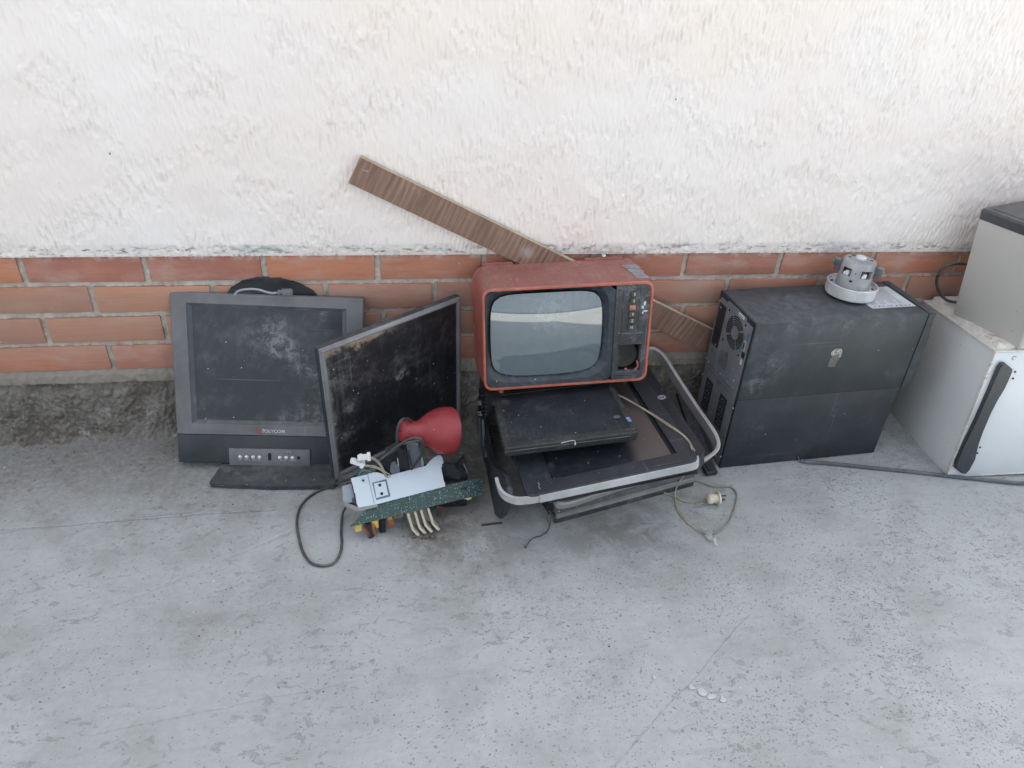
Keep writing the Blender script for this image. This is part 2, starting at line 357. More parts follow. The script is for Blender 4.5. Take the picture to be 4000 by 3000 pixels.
gz = field(nx, nz, dx, dx, 0.11, (1, 1.4), 0.7, 7); gm = field(nx, nz, dx, dx, 0.014, (1, 2.0), 0.6, 8)
right = 1/(1+np.exp(-(XX-1.15)*3.2)); zone = 1/(1+np.exp(-(gc*1.6+1.3*(right-0.35))*1.8)); zone2 = 1/(1+np.exp(-(gz*1.5-0.1)*2))
step = lambda a, t, w: np.clip((a-t)/w, 0, 1)**2*(3-2*np.clip((a-t)/w, 0, 1))
groove_and_shade_strip = step(-ga, 1.25, 0.9)*(0.30+0.70*zone)+step(-gd_, 1.25, 1.3)*1.0  # plaster: real grooves only
ridge = step(gm, 0.7, 1.2)*zone2
h = -0.0019*groove_and_shade_strip+0.00042*np.tanh(gb*1.3)*(0.35+0.65*zone)+0.00135*np.tanh(ga*1.2)*(0.45+0.55*zone)+0.0006*ridge+0.0006*ge
pit = np.zeros_like(h)
for px, py, r_ in ((622, 815, .006), (1135, 1080*.7, .005), (1250, 820, .005), (2370, 855, .004), (2785, 880, .006), (3570, 845, .004), (3720, 185, .005), (3940, 370, .006), (2110, 700, .004), (2300, 820, .003), (1020, 1030*.8, .004)):
    p = PY(px, py, -0.012); pit += np.exp(-((XX-p.x)**2+(ZZ-p.z)**2)/(2*(r_*0.6)**2))
h -= 0.004*np.clip(pit, 0, 1)
# ragged lower lip
edge = (ZZ-ZT); lipn = field(nx, nz, dx, dx, 0.03, (1, 1.6), 0.7, 9)
h -= np.clip(1-edge/0.030, 0, 1)*0.0045+np.clip(lipn-0.75, 0, 1.4)*0.0035*np.exp(-((edge-0.016)/0.010)**2)
h -= np.clip(1-edge/0.005, 0, 1)*0.002
ye = -0.0135-h
ripple = (0.0012*field(nx, 4, dx, dx, 0.02, (1, 1), 0.8, 12)[0]).clip(-0.003, 0.003)
def lower(co):
    w = np.clip(1-(co[..., 2]-ZT)/0.02, 0, 1); co[..., 2] += w*ripple[None, :]; return co
grid_mesh('plaster', xs, zs, ye.astype(np.float32), PLAS, wall, lower)
bm = B()
box(bm, XL, xs[0]+.002, -0.0125, 0.30, ZT, 3.3); box(bm, xs[-1]-.002, XR, -0.0125, 0.30, ZT, 3.3)
box(bm, xs[0]+.002, xs[-1]-.002, -0.0115, 0.30, zs[-1]-.002, 3.3); box(bm, xs[0]+.002, xs[-1]-.002, 0.004, 0.30, ZT+.002, zs[-1]-.002)
vs = [bm.verts.new(p) for p in ((xs[0], -0.0135+0.003, ZT+.0005), (xs[-1], -0.0105, ZT+.0005), (xs[-1], 0.006, ZT+.0005), (xs[0], 0.006, ZT+.0005))]; bm.faces.new(vs)
part('upper_wall', bm, PLAS, wall)
def brick_mat():
    t = T('brick'); X, Y_, Z_ = t.xyz()
    isl = t.n('ShaderNodeNewGeometry').outputs['Random Per Island']
    isl2 = t.mth('FRACT', t.mth('MULTIPLY', isl, 17.31))
    col = t.mix(isl, (0.49, 0.205, 0.105), (0.425, 0.175, 0.105))
    col = t.mix(t.mth('MULTIPLY', isl2, 0.85), col, (0.27, 0.115, 0.095))
    n1 = t.noise(9, 6, 0.65); dr = t.noise(1, 5, 0.6, t.mapv((9, 9, 210), rot=(0, 0.03, 0))); n3 = t.noise(240, 4, 0.7)
    col = t.mix(t.ramp(n1, 0.40, 0.66, 0, 0.55), col, (0.46, 0.22, 0.15))
    col = t.mix(t.ramp(dr, 0.45, 0.7, 0, 0.45), col, (0.29, 0.12, 0.08))
    haze = t.noise(4.5, 7, 0.68, t.mapv((1, 1, 2.6), loc=(2, 0, 1)))
    col = t.mix(t.ramp(haze, 0.46, 0.70, 0, 0.60), col, (0.44, 0.33, 0.28))
    low = t.mth('MULTIPLY', t.mth('MULTIPLY', t.ramp(Z_, 0.46, 0.40), t.ramp(Z_, 0.22, 0.30, 0.25, 1.0)), t.ramp(t.noise(6, 5, 0.6), 0.25, 0.6, 0.45, 0.9))
    col = t.mix(t.mth('MULTIPLY', low, 0.62), col, (0.29, 0.20, 0.15))
    v = t.n('ShaderNodeTexVoronoi', {'feature': 'F1'}, Vector=t.obj, Scale=60.0)
    sp = t.mth('MULTIPLY', t.ramp(v.outputs['Distance'], 0.11, 0.06), t.mth('GREATER_THAN', t.xyz(v.outputs['Color'])[0], 0.955))
    col = t.mix(sp, col, (0.6, 0.5, 0.42))
    topw = t.mth('MULTIPLY', t.ramp(Z_, ZT-0.022, ZT-0.003), t.ramp(t.noise(26, 6, 0.7), 0.45, 0.66))
    col = t.mix(t.mth('MULTIPLY', topw, 0.8), col, (0.55, 0.50, 0.46))
    hh = t.mth('ADD', t.mth('MULTIPLY', dr, 0.7), t.mth('MULTIPLY', n3, 0.35))
    return t.out(col, 0.72, hh, 0.5, 0.0016, Specular_IOR_Level=0.3)
def mortar_mat():
    t = T('mortar'); X, Y_, Z_ = t.xyz(); n1 = t.noise(12, 6, 0.65); n2 = t.noise(120, 6, 0.75)
    col = t.mix(t.ramp(n1, 0.35, 0.65), (0.36, 0.325, 0.27), (0.48, 0.44, 0.385))
    col = t.mix(t.ramp(t.noise(1, 6, 0.7, t.mapv((14, 14, 60))), 0.55, 0.68, 0, 0.7), col, (0.52, 0.49, 0.45))
    col = t.mix(t.mth('MULTIPLY', t.ramp(Z_, 0.26, 0.20), 0.75), col, (0.17, 0.150, 0.125))
    return t.out(col, 0.95, t.mth('ADD', t.mth('MULTIPLY', n2, 0.7), n1), 0.9, 0.004, Specular_IOR_Level=0.1)
rows = {0: [(81, 1048), (567, 1048), (1032, 1042), (1474, 1042), (1890, 1040), (2292, 1035), (2675, 1030), (3045, 1029), (3408, 1022), (3747, 1017)],
        1: [(362, 1167), (834, 1162), (1273, 1155), (1698, 1153), (2105, 1148), (2480, 1142), (2835, 1135), (3192, 1130), (3538, 1122)],
        2: [(177, 1290), (644, 1275), (1080, 1270), (1500, 1262), (1905, 1255), (2290, 1248), (2663, 1240), (3020, 1230), (3360, 1222)],
        3: [(437, 1400), (905, 1390), (1330, 1380), (1740, 1372), (2130, 1362), (2500, 1352), (2860, 1342), (3200, 1332)]}
bm = B(); rb = random.Random(3)
for r_, js in rows.items():
    xj = [PY(x, y, 0).x for x, y in js]
    st_ = (xj[-1]-xj[0])/(len(xj)-1)
    while xj[0] > XL: xj.insert(0, xj[0]-st_)
    while xj[-1] < XR: xj.append(xj[-1]+st_)
    z1 = ZT-0.0015-r_*HP_; z0 = z1-HP_*0.845
    for a, b in zip(xj, xj[1:]):
        w = 0.0065+rb.uniform(-0.001, 0.0015); dy = rb.uniform(-0.0015, 0.002); dz = rb.uniform(-0.0015, 0.0015)
        x0 = max(a+w, XL); x1 = min(b-w, XR)
        if x1-x0 < 0.02: continue
        vs = box(bm, x0, x1, dy, 0.08, z0+dz, z1+(0 if r_ == 0 else dz), 0.0022, 2)
        tw = rb.uniform(-0.0012, 0.0012)
        for v in vs: v.co.z += tw*(v.co.x-(x0+x1)/2)/0.12; v.co.x += rb.uniform(-0.0004, 0.0004)
part('brick_plinth', bm, brick_mat(), wall)
MORT = mortar_mat()
xm = np.arange(-0.45, 2.95, 0.004); zm = np.arange(0.178, ZT+.004, 0.004)
mh = 0.0012*field(len(xm), len(zm), .004, .004, 0.03, (1, 1.5), 0.7, 21)+0.0006*field(len(xm), len(zm), .004, .004, 0.012, (1, 1), 0.6, 22)
zz_ = np.clip((0.212-zm)/0.012, 0, 1)[:, None]
ledge = -0.004*zz_-0.002*np.clip((0.2-zm)/0.02, 0, 1)[:, None]
grid_mesh('mortar', xm, zm, (0.0060*(1-zz_)-zz_*0.004+mh+ledge).astype(np.float32), MORT, wall)
bm = B(); box(bm, XL, xm[0]+.002, 0.006, 0.28, 0.178, ZT+.001); box(bm, xm[-1]-.002, XR, 0.006, 0.28, 0.178, ZT+.001); box(bm, xm[0]+.002, xm[-1]-.002, 0.03, 0.28, 0.19, ZT+.001)
part('mortar_bed', bm, MORT, wall)
def footing_mat():
    t = T('footing'); n1 = t.noise(8, 7, 0.7); n2 = t.noise(60, 8, 0.78); n3 = t.noise(300, 3, 0.6)
    col = t.mix(t.ramp(n1, 0.35, 0.62), (0.115, 0.098, 0.078), (0.215, 0.20, 0.175))
    col = t.mix(t.ramp(n2, 0.48, 0.70, 0, 0.7), col, (0.34, 0.325, 0.30))
    col = t.mix(t.ramp(t.noise(20, 6, 0.7, t.mapv(loc=(3, 3, 3))), 0.60, 0.66, 0, 0.8), col, (0.32, 0.31, 0.30))
    col = t.mix(t.ramp(t.noise(5, 3, 0.6, t.mapv(loc=(1, 3, 7))), 0.5, 0.7, 0, 0.5), col, (0.115, 0.10, 0.085))
    return t.out(col, 0.95, t.mth('ADD', n2, t.mth('MULTIPLY', n3, 0.3)), 0.9, 0.006, Specular_IOR_Level=0.15)
xf = np.arange(-0.45, 2.95, 0.0035); zf = np.arange(-0.02, 0.186, 0.0035); nf = (len(xf), len(zf))
fh = 0.0045*field(*nf, .0035, .0035, 0.11, (1, 1.4), 0.6, 31)+0.0035*np.abs(field(*nf, .0035, .0035, 0.035, (1, 1.5), 0.6, 32))+0.0016*field(*nf, .0035, .0035, 0.013, (1, 1), 0.6, 33)
fe = field(len(xf), 4, .0035, .0035, 0.05, (1, 1), 0.9, 34)[0]*0.004
prof = 0.004-0.014*np.clip((0.172-zf)/0.03, 0, 1)-0.014*np.clip((0.04-zf)/0.04, 0, 1.3)**2
grid_mesh('footing', xf, zf, (prof[:, None]-fh+0.006).astype(np.float32), footing_mat(), wall, lambda co: (co.__setitem__((Ellipsis, 2), co[..., 2]+np.clip((co[..., 2]-0.14)/0.04, 0, 1)*fe[None, :]) or co))
bm = B(); box(bm, XL, XR, 0.02, 0.29, -0.02, 0.1775); part('footing_core', bm, MORT, wall)
# unseen fence added behind the camera to shape the reflection in the television glass
fence = thing('reflection_fence', 'unseen dark blue sheet metal fence added behind the camera for the reflection', 'fence', (0.5, -4.7, 0))
FM = plain('fence_paint', (0.085, 0.105, 0.13), 0.6)
bm = B()
for k in range(60):
    x = -9+k*0.3; box(bm, x, x+0.2, -0.02, 0, 0.05, 1.9); box(bm, x+0.2, x+0.3, -0.035, -0.015, 0.05, 1.9)
part('sheet_panel', bm, FM, fence)
bm = B()
for z in (0.4, 1.1, 1.75): box(bm, -9, 9, -0.039, -0.036, z, z+0.025)
part('rail', bm, plain('rail_paint', (0.22, 0.24, 0.25), 0.6), fence)
for x in (-2.4, 1.2, 4.8):
    bm = B(); box(bm, x-0.03, x+0.03, -0.12, -0.042, 0, 2.0, 0.004); part('post', bm, plain('post_paint', (0.42, 0.42, 0.40), 0.6), fence)
# ================================================================ materials shared by the scrap
DARK = dusty('dusty_dark_plastic', (0.015, 0.019, 0.025), 0.5, 0.12, top=0.10, scratch=0.25)
BLACK = dusty('black_plastic', (0.010, 0.012, 0.016), 0.45, 0.09, top=0.07, scratch=0.2)
HOLE = plain('dark_hollow', (0.006, 0.007, 0.009), 0.8)
GREYPL = dusty('grey_plastic', (0.112, 0.108, 0.114), 0.45, 0.16, dcol=(0.19, 0.185, 0.175), top=0.12, scratch=0.25, specks=0.3)
STEEL = plain('screw_steel', (0.55, 0.55, 0.54), 0.35, 0.9)
LETTER = plain('printed_white', (0.42, 0.43, 0.45), 0.6)
CABLE = dusty('black_cable', (0.020, 0.022, 0.026), 0.5, 0.25, top=0.2, scratch=0)
# ================================================================ first monitor (grey frame)
L1, R1 = (0.2767, -0.1442, 0.0200), (-20.08, 1.29, -4.54)
m1 = thing('desktop_monitor', 'old grey framed monitor with a dusty screen leaning back against the bricks', 'monitor', L1, R1, scale=(1.0196, 1, 1.0432))
W1, H1, D1 = 0.4437, 0.4118, 0.036
bm = B(); fr = rr(0, W1, 0.0715, H1, 0.004, 3)
loft(bm, [at_y(fr, D1), at_y(fr, 0.0025), at_y(rr(.002, W1-.002, .0735, H1-.002, .004, 3), 0), at_y(rr(0.036, 0.4045, 0.0985, 0.386, 0.0015, 3), 0.0008), at_y(rr(0.0375, 0.403, 0.1, 0.3845, 0.001, 3), 0.0035)], True)
part('bezel', bm, GREYPL, m1)
bm = B(); loft(bm, [at_y(rr(0.0375, 0.403, 0.1, 0.3845, 0.001, 3), 0.003), at_y(rr(0.0475, 0.3935, 0.107, 0.3775, 0.001, 3), 0.0075), at_y(rr(0.0475, 0.3935, 0.107, 0.3775, 0.001, 3), 0.009)])
part('inner_bezel', bm, dusty('slate_plastic', (0.045, 0.052, 0.066), 0.45, 0.2, scratch=0.2), m1)
def blk(t, col):
    m = t.blobm((0.374, 0.008, 0.348), 0.036, 30, 0.25, 0.36); return t.mix(t.mth('MULTIPLY', m, 0.95), col, (0.012, 0.014, 0.018))
SCR1 = dusty('dusty_screen', (0.017, 0.021, 0.025), 0.30, 0.26, dcol=(0.20, 0.20, 0.20), sc=1.2, top=0.0, specks=1.2, scratch=0.25, bump=0.08,
             blobs=[((0.232, .008, .318), 0.075, 1.0), ((0.258, .008, .285), 0.06, 1.0), ((0.29, .008, .255), 0.055, 0.8), ((0.32, .008, .235), 0.05, 0.7), ((0.21, .008, .30), 0.09, 0.45), ((0.31, .008, .12), 0.075, 0.8), ((0.35, .008, .12), 0.06, 0.8), ((0.345, .008, .20), 0.08, 0.35), ((0.25, .008, .112), 0.04, 0.6), ((0.35, .008, .37), 0.035, 0.7)], extra=blk)
bm = B(); box(bm, 0.0475, 0.3935, 0.0085, 0.012, 0.107, 0.3775); part('screen', bm, SCR1, m1)
def grille_mat():
    t = T('speaker_grille'); X, Y_, Z_ = t.xyz()
    n = t.noise(9, 6, 0.65)
    gx = t.mth('FRACT', t.mth('MULTIPLY', X, 190)); gz = t.mth('FRACT', t.mth('MULTIPLY', Z_, 190))
    c = t.mth('MULTIPLY', t.ramp(t.mth('ABSOLUTE', t.mth('SUBTRACT', gx, 0.5)), 0.34, 0.22), t.ramp(t.mth('ABSOLUTE', t.mth('SUBTRACT', gz, 0.5)), 0.34, 0.22))
    inx = t.mx(t.mth('MULTIPLY', t.ramp(X, 0.030, 0.034), t.ramp(X, 0.118, 0.112)), t.mth('MULTIPLY', t.ramp(X, 0.325, 0.33), t.ramp(X, 0.42, 0.41)))
    c = t.mth('MULTIPLY', c, inx)
    col = t.mix(t.ramp(n, 0.35, 0.65), (0.018, 0.024, 0.032), (0.034, 0.038, 0.044))
    col = t.mix(t.mth('MULTIPLY', c, 0.7), col, (0.008, 0.009, 0.012))
    return t.out(col, 0.6, t.mth('SUBTRACT', n, c), 0.5, 0.001)
bm = B(); box(bm, 0, W1, 0.001, D1, 0, 0.0712, 0.002); part('speaker_strip', bm, grille_mat(), m1)
bm = B(); box(bm, 0.1215, 0.3155, -0.004, 0.006, -0.0035, 0.0395, 0.0008); cp = part('control_panel', bm, GREYPL, m1)
CHROME = plain('chrome_button', (0.75, 0.75, 0.76), 0.22, 1.0, var=0.05)
for i, x in enumerate((0.1479, 0.1632, 0.1786, 0.1939, 0.2426, 0.2580, 0.2733)):
    bm = B(); lathe(bm, [(0.0042, -0.0042), (0.0042, -0.0046), (0.0030, -0.0046), (0.0029, -0.0052), (0.0022, -0.0064), (0.0010, -0.0070)], Matrix.Translation((x, 0, 0.0188)) @ Matrix.Rotation(rad(-90), 4, 'X'), 16, False, True)
    part('push_button', bm, [CHROME], cp)
bm = B(); loft(bm, [at_y(rr(0.2143, 0.2225, 0.0105, 0.0300, 0.004, 6), -0.0038), at_y(rr(0.2143, 0.2225, 0.0105, 0.0300, 0.004, 6), -0.0046)], False, True); part('sensor_window', bm, HOLE, cp)
bm = B()
lathe(bm, [(0.0042, -0.0040), (0.0042, -0.0046), (0.0020, -0.0046), (0.0020, -0.0041)], Matrix.Translation((0.2884, 0, 0.0186)) @ Matrix.Rotation(rad(-90), 4, 'X'), 16, False, True); part('audio_jack', bm, HOLE, cp)
bm = B()
for x in (0.2535, 0.2637, 0.2738): cyl(bm, (x, -0.0036, 0.0288), (x, -0.0044, 0.0288), 0.0011, seg=10)
part('indicator', bm, HOLE, cp)
for s_, x, z in (('MENU', 0.1479, 0.0112), ('SOURCE', 0.1632, 0.0112), ('\u25C4 SELECT \u25BA', 0.1863, 0.0110), ('\u25C4 VOL \u25BA', 0.2503, 0.0108), ('CONTRAST', 0.2735, 0.0108), ('POWER', 0.2640, 0.0328)):
    text(s_, 0.0034, Matrix.Translation((x, -0.0041, z)) @ FRONT, LETTER, 'printed_caption', cp, 0.0001)
SILV = plain('silver_letter', (0.50, 0.52, 0.55), 0.4, 0.3)
text('P', 0.0132, Matrix.Translation((0.2044, -0.0002, 0.0838)) @ FRONT, SILV, 'lettering', m1, 0.0003, 0.8, 0.0001)
text('OLYCOM', 0.0108, Matrix.Translation((0.2312, -0.0002, 0.0832)) @ FRONT, SILV, 'lettering', m1, 0.0003, 1.08, 0.0001)
bm = B(); ec = (0.1916, 0.0838)
for i in range(-3, 4):
    for j in range(-3, 4):
        x = i*0.0031+(0.0015 if j % 2 else 0); z = j*0.0027
        if math.hypot(x, z) < 0.0090:
            w = 0.0013; prism(bm, [(ec[0]+x-w, 0.0006, ec[1]+z), (ec[0]+x, 0.0006, ec[1]+z-w*0.8), (ec[0]+x+w, 0.0006, ec[1]+z), (ec[0]+x, 0.0006, ec[1]+z+w*0.8)], (0, -0.0009, 0))
part('emblem', bm, plain('emblem_red', (0.36, 0.045, 0.06), 0.5), m1)
bm = B(); loft(bm, [at_y(rr(0.05, W1-0.05, 0.07, H1-0.06, 0.01, 3), D1-0.001), at_y(rr(0.08, W1-0.08, 0.09, H1-0.09, 0.02, 3), D1+0.022)], False, True); part('rear_housing', bm, DARK, m1)
FOOTM = dusty('foot_plastic', (0.026, 0.033, 0.042), 0.5, 0.40, dcol=(0.16, 0.15, 0.13), top=0.35, specks=0.8)
bm = B()
P = [PZ(812, 1893, 0.012), PZ(1312, 1900, 0.012)]; a = P[0]; b = P[1]; dvec = (b-a).normalized(); nv = Vector((-dvec.y, dvec.x, 0))
pts = [a+nv*0.012, a+dvec*0.006, a+dvec*0.15-nv*0.004, b-dvec*0.15-nv*0.004, b-dvec*0.006, b+nv*0.012, b+nv*0.15-dvec*0.02, b+nv*0.185-dvec*0.06, a+nv*0.185+dvec*0.06, a+nv*0.15+dvec*0.022]
prism(bm, [(p.x, p.y, 0.0125) for p in pts], (0, 0, -0.0115), 0.003); part('foot', bm, FOOTM, m1, world=True)
bm = B(); c0 = (a+b)/2+nv*0.150
loft(bm, [[Vector((c0.x, c0.y, 0.011))+dvec*x+nv*y for x, y in rr(-0.06, 0.06, -0.022, 0.022, 0.015, 4)], [Vector((c0.x, c0.y+0.045, 0.12))+dvec*x+nv*y for x, y in rr(-0.045, 0.045, -0.014, 0.014, 0.01, 4)]], True, True)
part('neck', bm, DARK, m1, world=True)
# black base plate leaning on the wall behind it
sb = thing('monitor_stand_base', 'black curved monitor base on edge behind the grey framed monitor', 'monitor base', (0.5316, -0.004, 0.2), (-3, 0, 0))
bm = B(); pr = []
top = [(-0.140, 0.130), (-0.128, 0.170), (-0.112, 0.205), (-0.092, 0.232), (-0.060, 0.250), (-0.026, 0.2585), (0.0, 0.2555), (0.022, 0.2560), (0.040, 0.250), (0.072, 0.236), (0.095, 0.222), (0.116, 0.195), (0.13, 0.160), (0.138, 0.12), (0.10, 0.03), (0.0, 0.0), (-0.10, 0.03)]
prism(bm, [(x, -0.016, z) for x, z in top], (0, 0.012, 0), 0.003); part('base_plate', bm, BLACK, sb)
gc_ = thing('grey_cable', 'light grey cable with a plug tucked behind the leaning grey monitor', 'cable')
pts = [PY(860+x/5.82, 1080+y/5.82, -0.040) for x, y in ((330, 420), (390, 345), (520, 300), (700, 285), (880, 300), (1040, 350), (1180, 378), (1290, 372), (1350, 400))]
bm = B(); tube(bm, pts, 0.0028, 8); part('cord', bm, plain('grey_cord', (0.26, 0.27, 0.29), 0.5), gc_)
bm = B(); a = PY(860+1310/5.82, 1080+345/5.82, -0.045); cyl(bm, a, a+Vector((0.012, 0, -0.002)), 0.0055, 0.004); c_ = a+Vector((0.022, 0, 0.0)); box(bm, c_.x-0.014, c_.x+0.012, c_.y-0.006, c_.y+0.006, c_.z-0.009, c_.z+0.006, 0.003); part('plug', bm, plain('grey_plug', (0.13, 0.135, 0.15), 0.5), gc_)
# ================================================================ second monitor (slanting)
L2, R2 = (0.666, -0.2603, 0.034), (-0.6, -1.34, 33.57)
m2 = thing('desktop_monitor', 'large black screen monitor with silver edge standing slanted to the wall', 'monitor', L2, R2)
W2, H2, D2 = 0.3943, 0.3774, 0.018
FR2 = dusty('silver_frame', (0.15, 0.153, 0.162), 0.40, 0.25, dcol=(0.30, 0.27, 0.24), scratch=0.5, streak=0.2)
bm = B(); o_ = rr(0, W2, 0, H2, 0.004, 3)
def ins(d, r=0.003):
    d *= 0.72; return rr(d, W2-d*0.75, d, H2-d, r, 3)
loft(bm, [at_y(o_, D2), at_y(rr(0, W2, 0, H2, 0.004, 3), 0.004), at_y(ins(0.0015), 0.0008), at_y(ins(0.0045), 0.0), at_y(ins(0.0058), 0.0016), at_y(ins(0.0075), 0.0), at_y(ins(0.012), -0.0012), at_y(ins(0.018), 0.0006), at_y(ins(0.0195), 0.0035), at_y(ins(0.0195), 0.0085)], True)
fo = part('bezel', bm, FR2, m2)
bm = B(); e_ = rr(-.0006, W2+.0006, -.0006, H2+.0006, 0.004, 3); loft(bm, [at_y(rr(0.004, W2-.004, .004, H2-.004, 0.004, 3), D2+.0006), at_y(e_, D2+.0006), at_y(e_, 0.0035), at_y(rr(0, W2, 0, H2, 0.004, 3), 0.0030)]); part('side_edge', bm, DARK, m2)
def rim(t, col):
    X, Y_, Z_ = t.xyz(); nz = t.noise(26, 7, 0.72)
    e = t.ramp(t.mth('ADD', t.mth('SUBTRACT', Z_, 0.357), t.mth('MULTIPLY', t.mth('SUBTRACT', nz, 0.5), 0.075)), -0.016, 0.004)
    e = t.mth('MULTIPLY', e, t.ramp(X, 0.25, 0.13))
    col = t.mix(t.mth('MULTIPLY', e, 0.85), col, (0.33, 0.26, 0.19))
    e2 = t.mth('MULTIPLY', t.ramp(t.mth('ADD', X, t.mth('MULTIPLY', t.mth('SUBTRACT', nz, 0.5), 0.05)), 0.027, 0.012), 0.6)
    return t.mix(e2, col, (0.22, 0.20, 0.18))
SCR2 = dusty('sooty_screen', (0.007, 0.008, 0.011), 0.35, 0.24, dcol=(0.19, 0.185, 0.18), sc=1.5, top=0, specks=1.6, scratch=0.3, bump=0.15, streak=0.18,
             blobs=[((0.205, .009, .215), 0.030, 1.0), ((0.225, .009, .225), 0.025, 0.8), ((0.065, .009, .19), 0.04, 0.6), ((0.04, .009, .27), 0.06, 0.4), ((0.07, .009, .31), 0.08, 0.35), ((0.045, .009, .12), 0.05, 0.35)], extra=rim)
bm = B(); box(bm, 0.0135, W2-0.010, 0.0075, 0.012, 0.0135, H2-0.0135); part('screen', bm, SCR2, m2)
bm = B(); loft(bm, [at_y(rr(0.10, W2-0.02, 0.06, H2-0.06, 0.01, 3), D2-.001), at_y(rr(0.14, W2-0.05, 0.09, H2-0.09, 0.02, 3), D2+0.012)], False, True); part('rear_housing', bm, BLACK, m2)
# ================================================================ red television
L3, R3 = toward((1.0372, -0.1545, 0.21), 0.965), (-8.0, -2.64, -0.47)
tv = thing('portable_television', 'small red portable television with a grey tube and broken control panel', 'television', L3, R3, scale=(0.955, 1.05, 0.9946))
TW, TH = 0.4248, 0.26
RED = dusty('red_case', (0.235, 0.055, 0.038), 0.5, 0.5, dcol=(0.27, 0.165, 0.145), sc=1.8, top=0.62, scratch=0.55, specks=0.8, var=0.12, streak=0.3)
RIM = dusty('red_rim', (0.36, 0.090, 0.055), 0.42, 0.15, dcol=(0.42, 0.30, 0.26), top=0.25, scratch=0.4, specks=0.3)
bm = B()
loft(bm, [at_y(rr(0, TW, 0, TH, 0.022, 6), 0.006), at_y(rr(-0.003, TW+0.003, -0.006, TH+0.004, 0.026, 6), 0.04), at_y(rr(-0.008, TW+0.004, -0.012, TH+0.008, 0.034, 6), 0.095), at_y(rr(-0.009, TW+0.004, -0.004, TH+0.012, 0.04, 6), 0.125),
          at_y(rr(-0.0105, TW+0.0055, -0.0055, TH+0.0135, 0.04, 6), 0.127), at_y(rr(-0.0105, TW+0.0055, -0.0055, TH+0.0135, 0.04, 6), 0.135), at_y(rr(-0.004, TW, 0.004, TH+0.006, 0.04, 6), 0.141)], False, True)
part('cabinet', bm, RED, tv)
bm = B()
loft(bm, [at_y(rr(0, TW, 0, TH, 0.022, 6), 0.0065), at_y(rr(0, TW, 0, TH, 0.022, 6), 0.0015), at_y(rr(0.0015, TW-.0015, .0015, TH-.0015, 0.021, 6), 0), at_y(rr(0.0055, TW-.0055, .0055, TH-.0055, 0.018, 6), 0), at_y(rr(0.0068, TW-.0068, .0068, TH-.0068, 0.017, 6), 0.003), at_y(rr(0.0068, TW-.0068, .0068, TH-.0068, 0.017, 6), 0.010)])
part('rim', bm, RIM, tv)
BLK3 = dusty('sooty_fascia', (0.014, 0.020, 0.028), 0.42, 0.6, dcol=(0.11, 0.12, 0.135), sc=1.6, top=0.35, specks=1.2, scratch=0.5, bump=0.4)
PEEL = dusty('flaking_black', (0.014, 0.017, 0.021), 0.5, 0.95, dcol=(0.20, 0.205, 0.21), sc=2.2, top=0.3, specks=1.5, scratch=0.5, bump=0.9,
             blobs=[((0.402, 0.004, 0.20), 0.03, 1.0), ((0.405, 0.004, 0.175), 0.025, 0.9), ((0.35, 0.004, 0.06), 0.02, 0.8), ((0.344, .004, .2), .02, .5)])
def pillow(cx, cz, w, h, b=0.035, n=64, e=7.0):
    P = []
    for k in range(n):
        a = 2*math.pi*(k+0.5)/n; c, s = math.cos(a), math.sin(a)
        q = (abs(c)**e+abs(s)**e)**(-1/e); x, z = q*c, q*s
        x *= 1+b*(1-z*z); z *= 1+b*(1-(x/(1+b))**2)*1.1
        P.append((cx+x*w/2, cz+z*h/2))
    return P
SX, SZ, SW, SH = 0.161, 0.136, 0.272, 0.204
outer = []
for k in range(64):                                # the fascia rectangle walked with the same number of points as the tube opening
    a = 2*math.pi*(k+0.5)/64; c, s = math.cos(a), math.sin(a); q = 1/max(abs(c), abs(s))
    x, z = q*c, q*s; outer.append((0.0068+(x+1)/2*(0.3300-0.0068), 0.0068+(z+1)/2*(TH-2*0.0068)))
bm = B(); loft(bm, [at_y(outer, 0.002), at_y(outer, 0.004), at_y(pillow(SX, SZ-0.0005, SW+0.034, SH+0.030, 0.02), 0.0055), at_y(pillow(SX, SZ-0.001, SW+0.016, SH+0.014, 0.03), 0.0150), at_y(pillow(SX, SZ-.0005, SW+0.004, SH+0.003, 0.035), 0.020), at_y(pillow(SX, SZ, SW-0.004, SH-0.004), 0.026)])
part('tube_surround', bm, BLK3, tv)
t = T('tube_glass'); n_ = t.noise(40, 6, 0.7); v = t.n('ShaderNodeTexVoronoi', {'feature': 'F1'}, Vector=t.obj, Scale=70.0)
sp = t.mth('MULTIPLY', t.ramp(v.outputs['Distance'], 0.10, 0.06), t.mth('GREATER_THAN', t.xyz(v.outputs['Color'])[0], 0.95))
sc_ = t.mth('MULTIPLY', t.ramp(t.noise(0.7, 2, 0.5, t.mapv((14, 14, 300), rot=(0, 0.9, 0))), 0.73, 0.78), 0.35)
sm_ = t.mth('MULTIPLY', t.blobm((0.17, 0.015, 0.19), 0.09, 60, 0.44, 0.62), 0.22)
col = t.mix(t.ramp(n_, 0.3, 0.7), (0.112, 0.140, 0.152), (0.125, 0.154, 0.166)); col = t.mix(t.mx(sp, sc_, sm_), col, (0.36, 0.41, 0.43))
GLASS = t.out(col, t.ramp(n_, 0.35, 0.75, 0.02, 0.05), Specular_IOR_Level=0.9, Coat_Weight=1.0, Coat_Roughness=0.015, Coat_IOR=1.6)
bm = B(); loops = []
for k in range(15):
    f = 1-k/15.0; lp = []
    for (x, z) in pillow(SX, SZ, (SW)*f, (SH)*f, 0.035*f): 
        d2 = ((x-SX)/(SW/2))**2+((z-SZ)/(SH/2))**2*0.62; lp.append((x, 0.0035+0.0095*min(d2, 1.7), z))
    loops.append(lp)
loft(bm, loops, False, True); part('picture_tube', bm, GLASS, tv, ang=60)
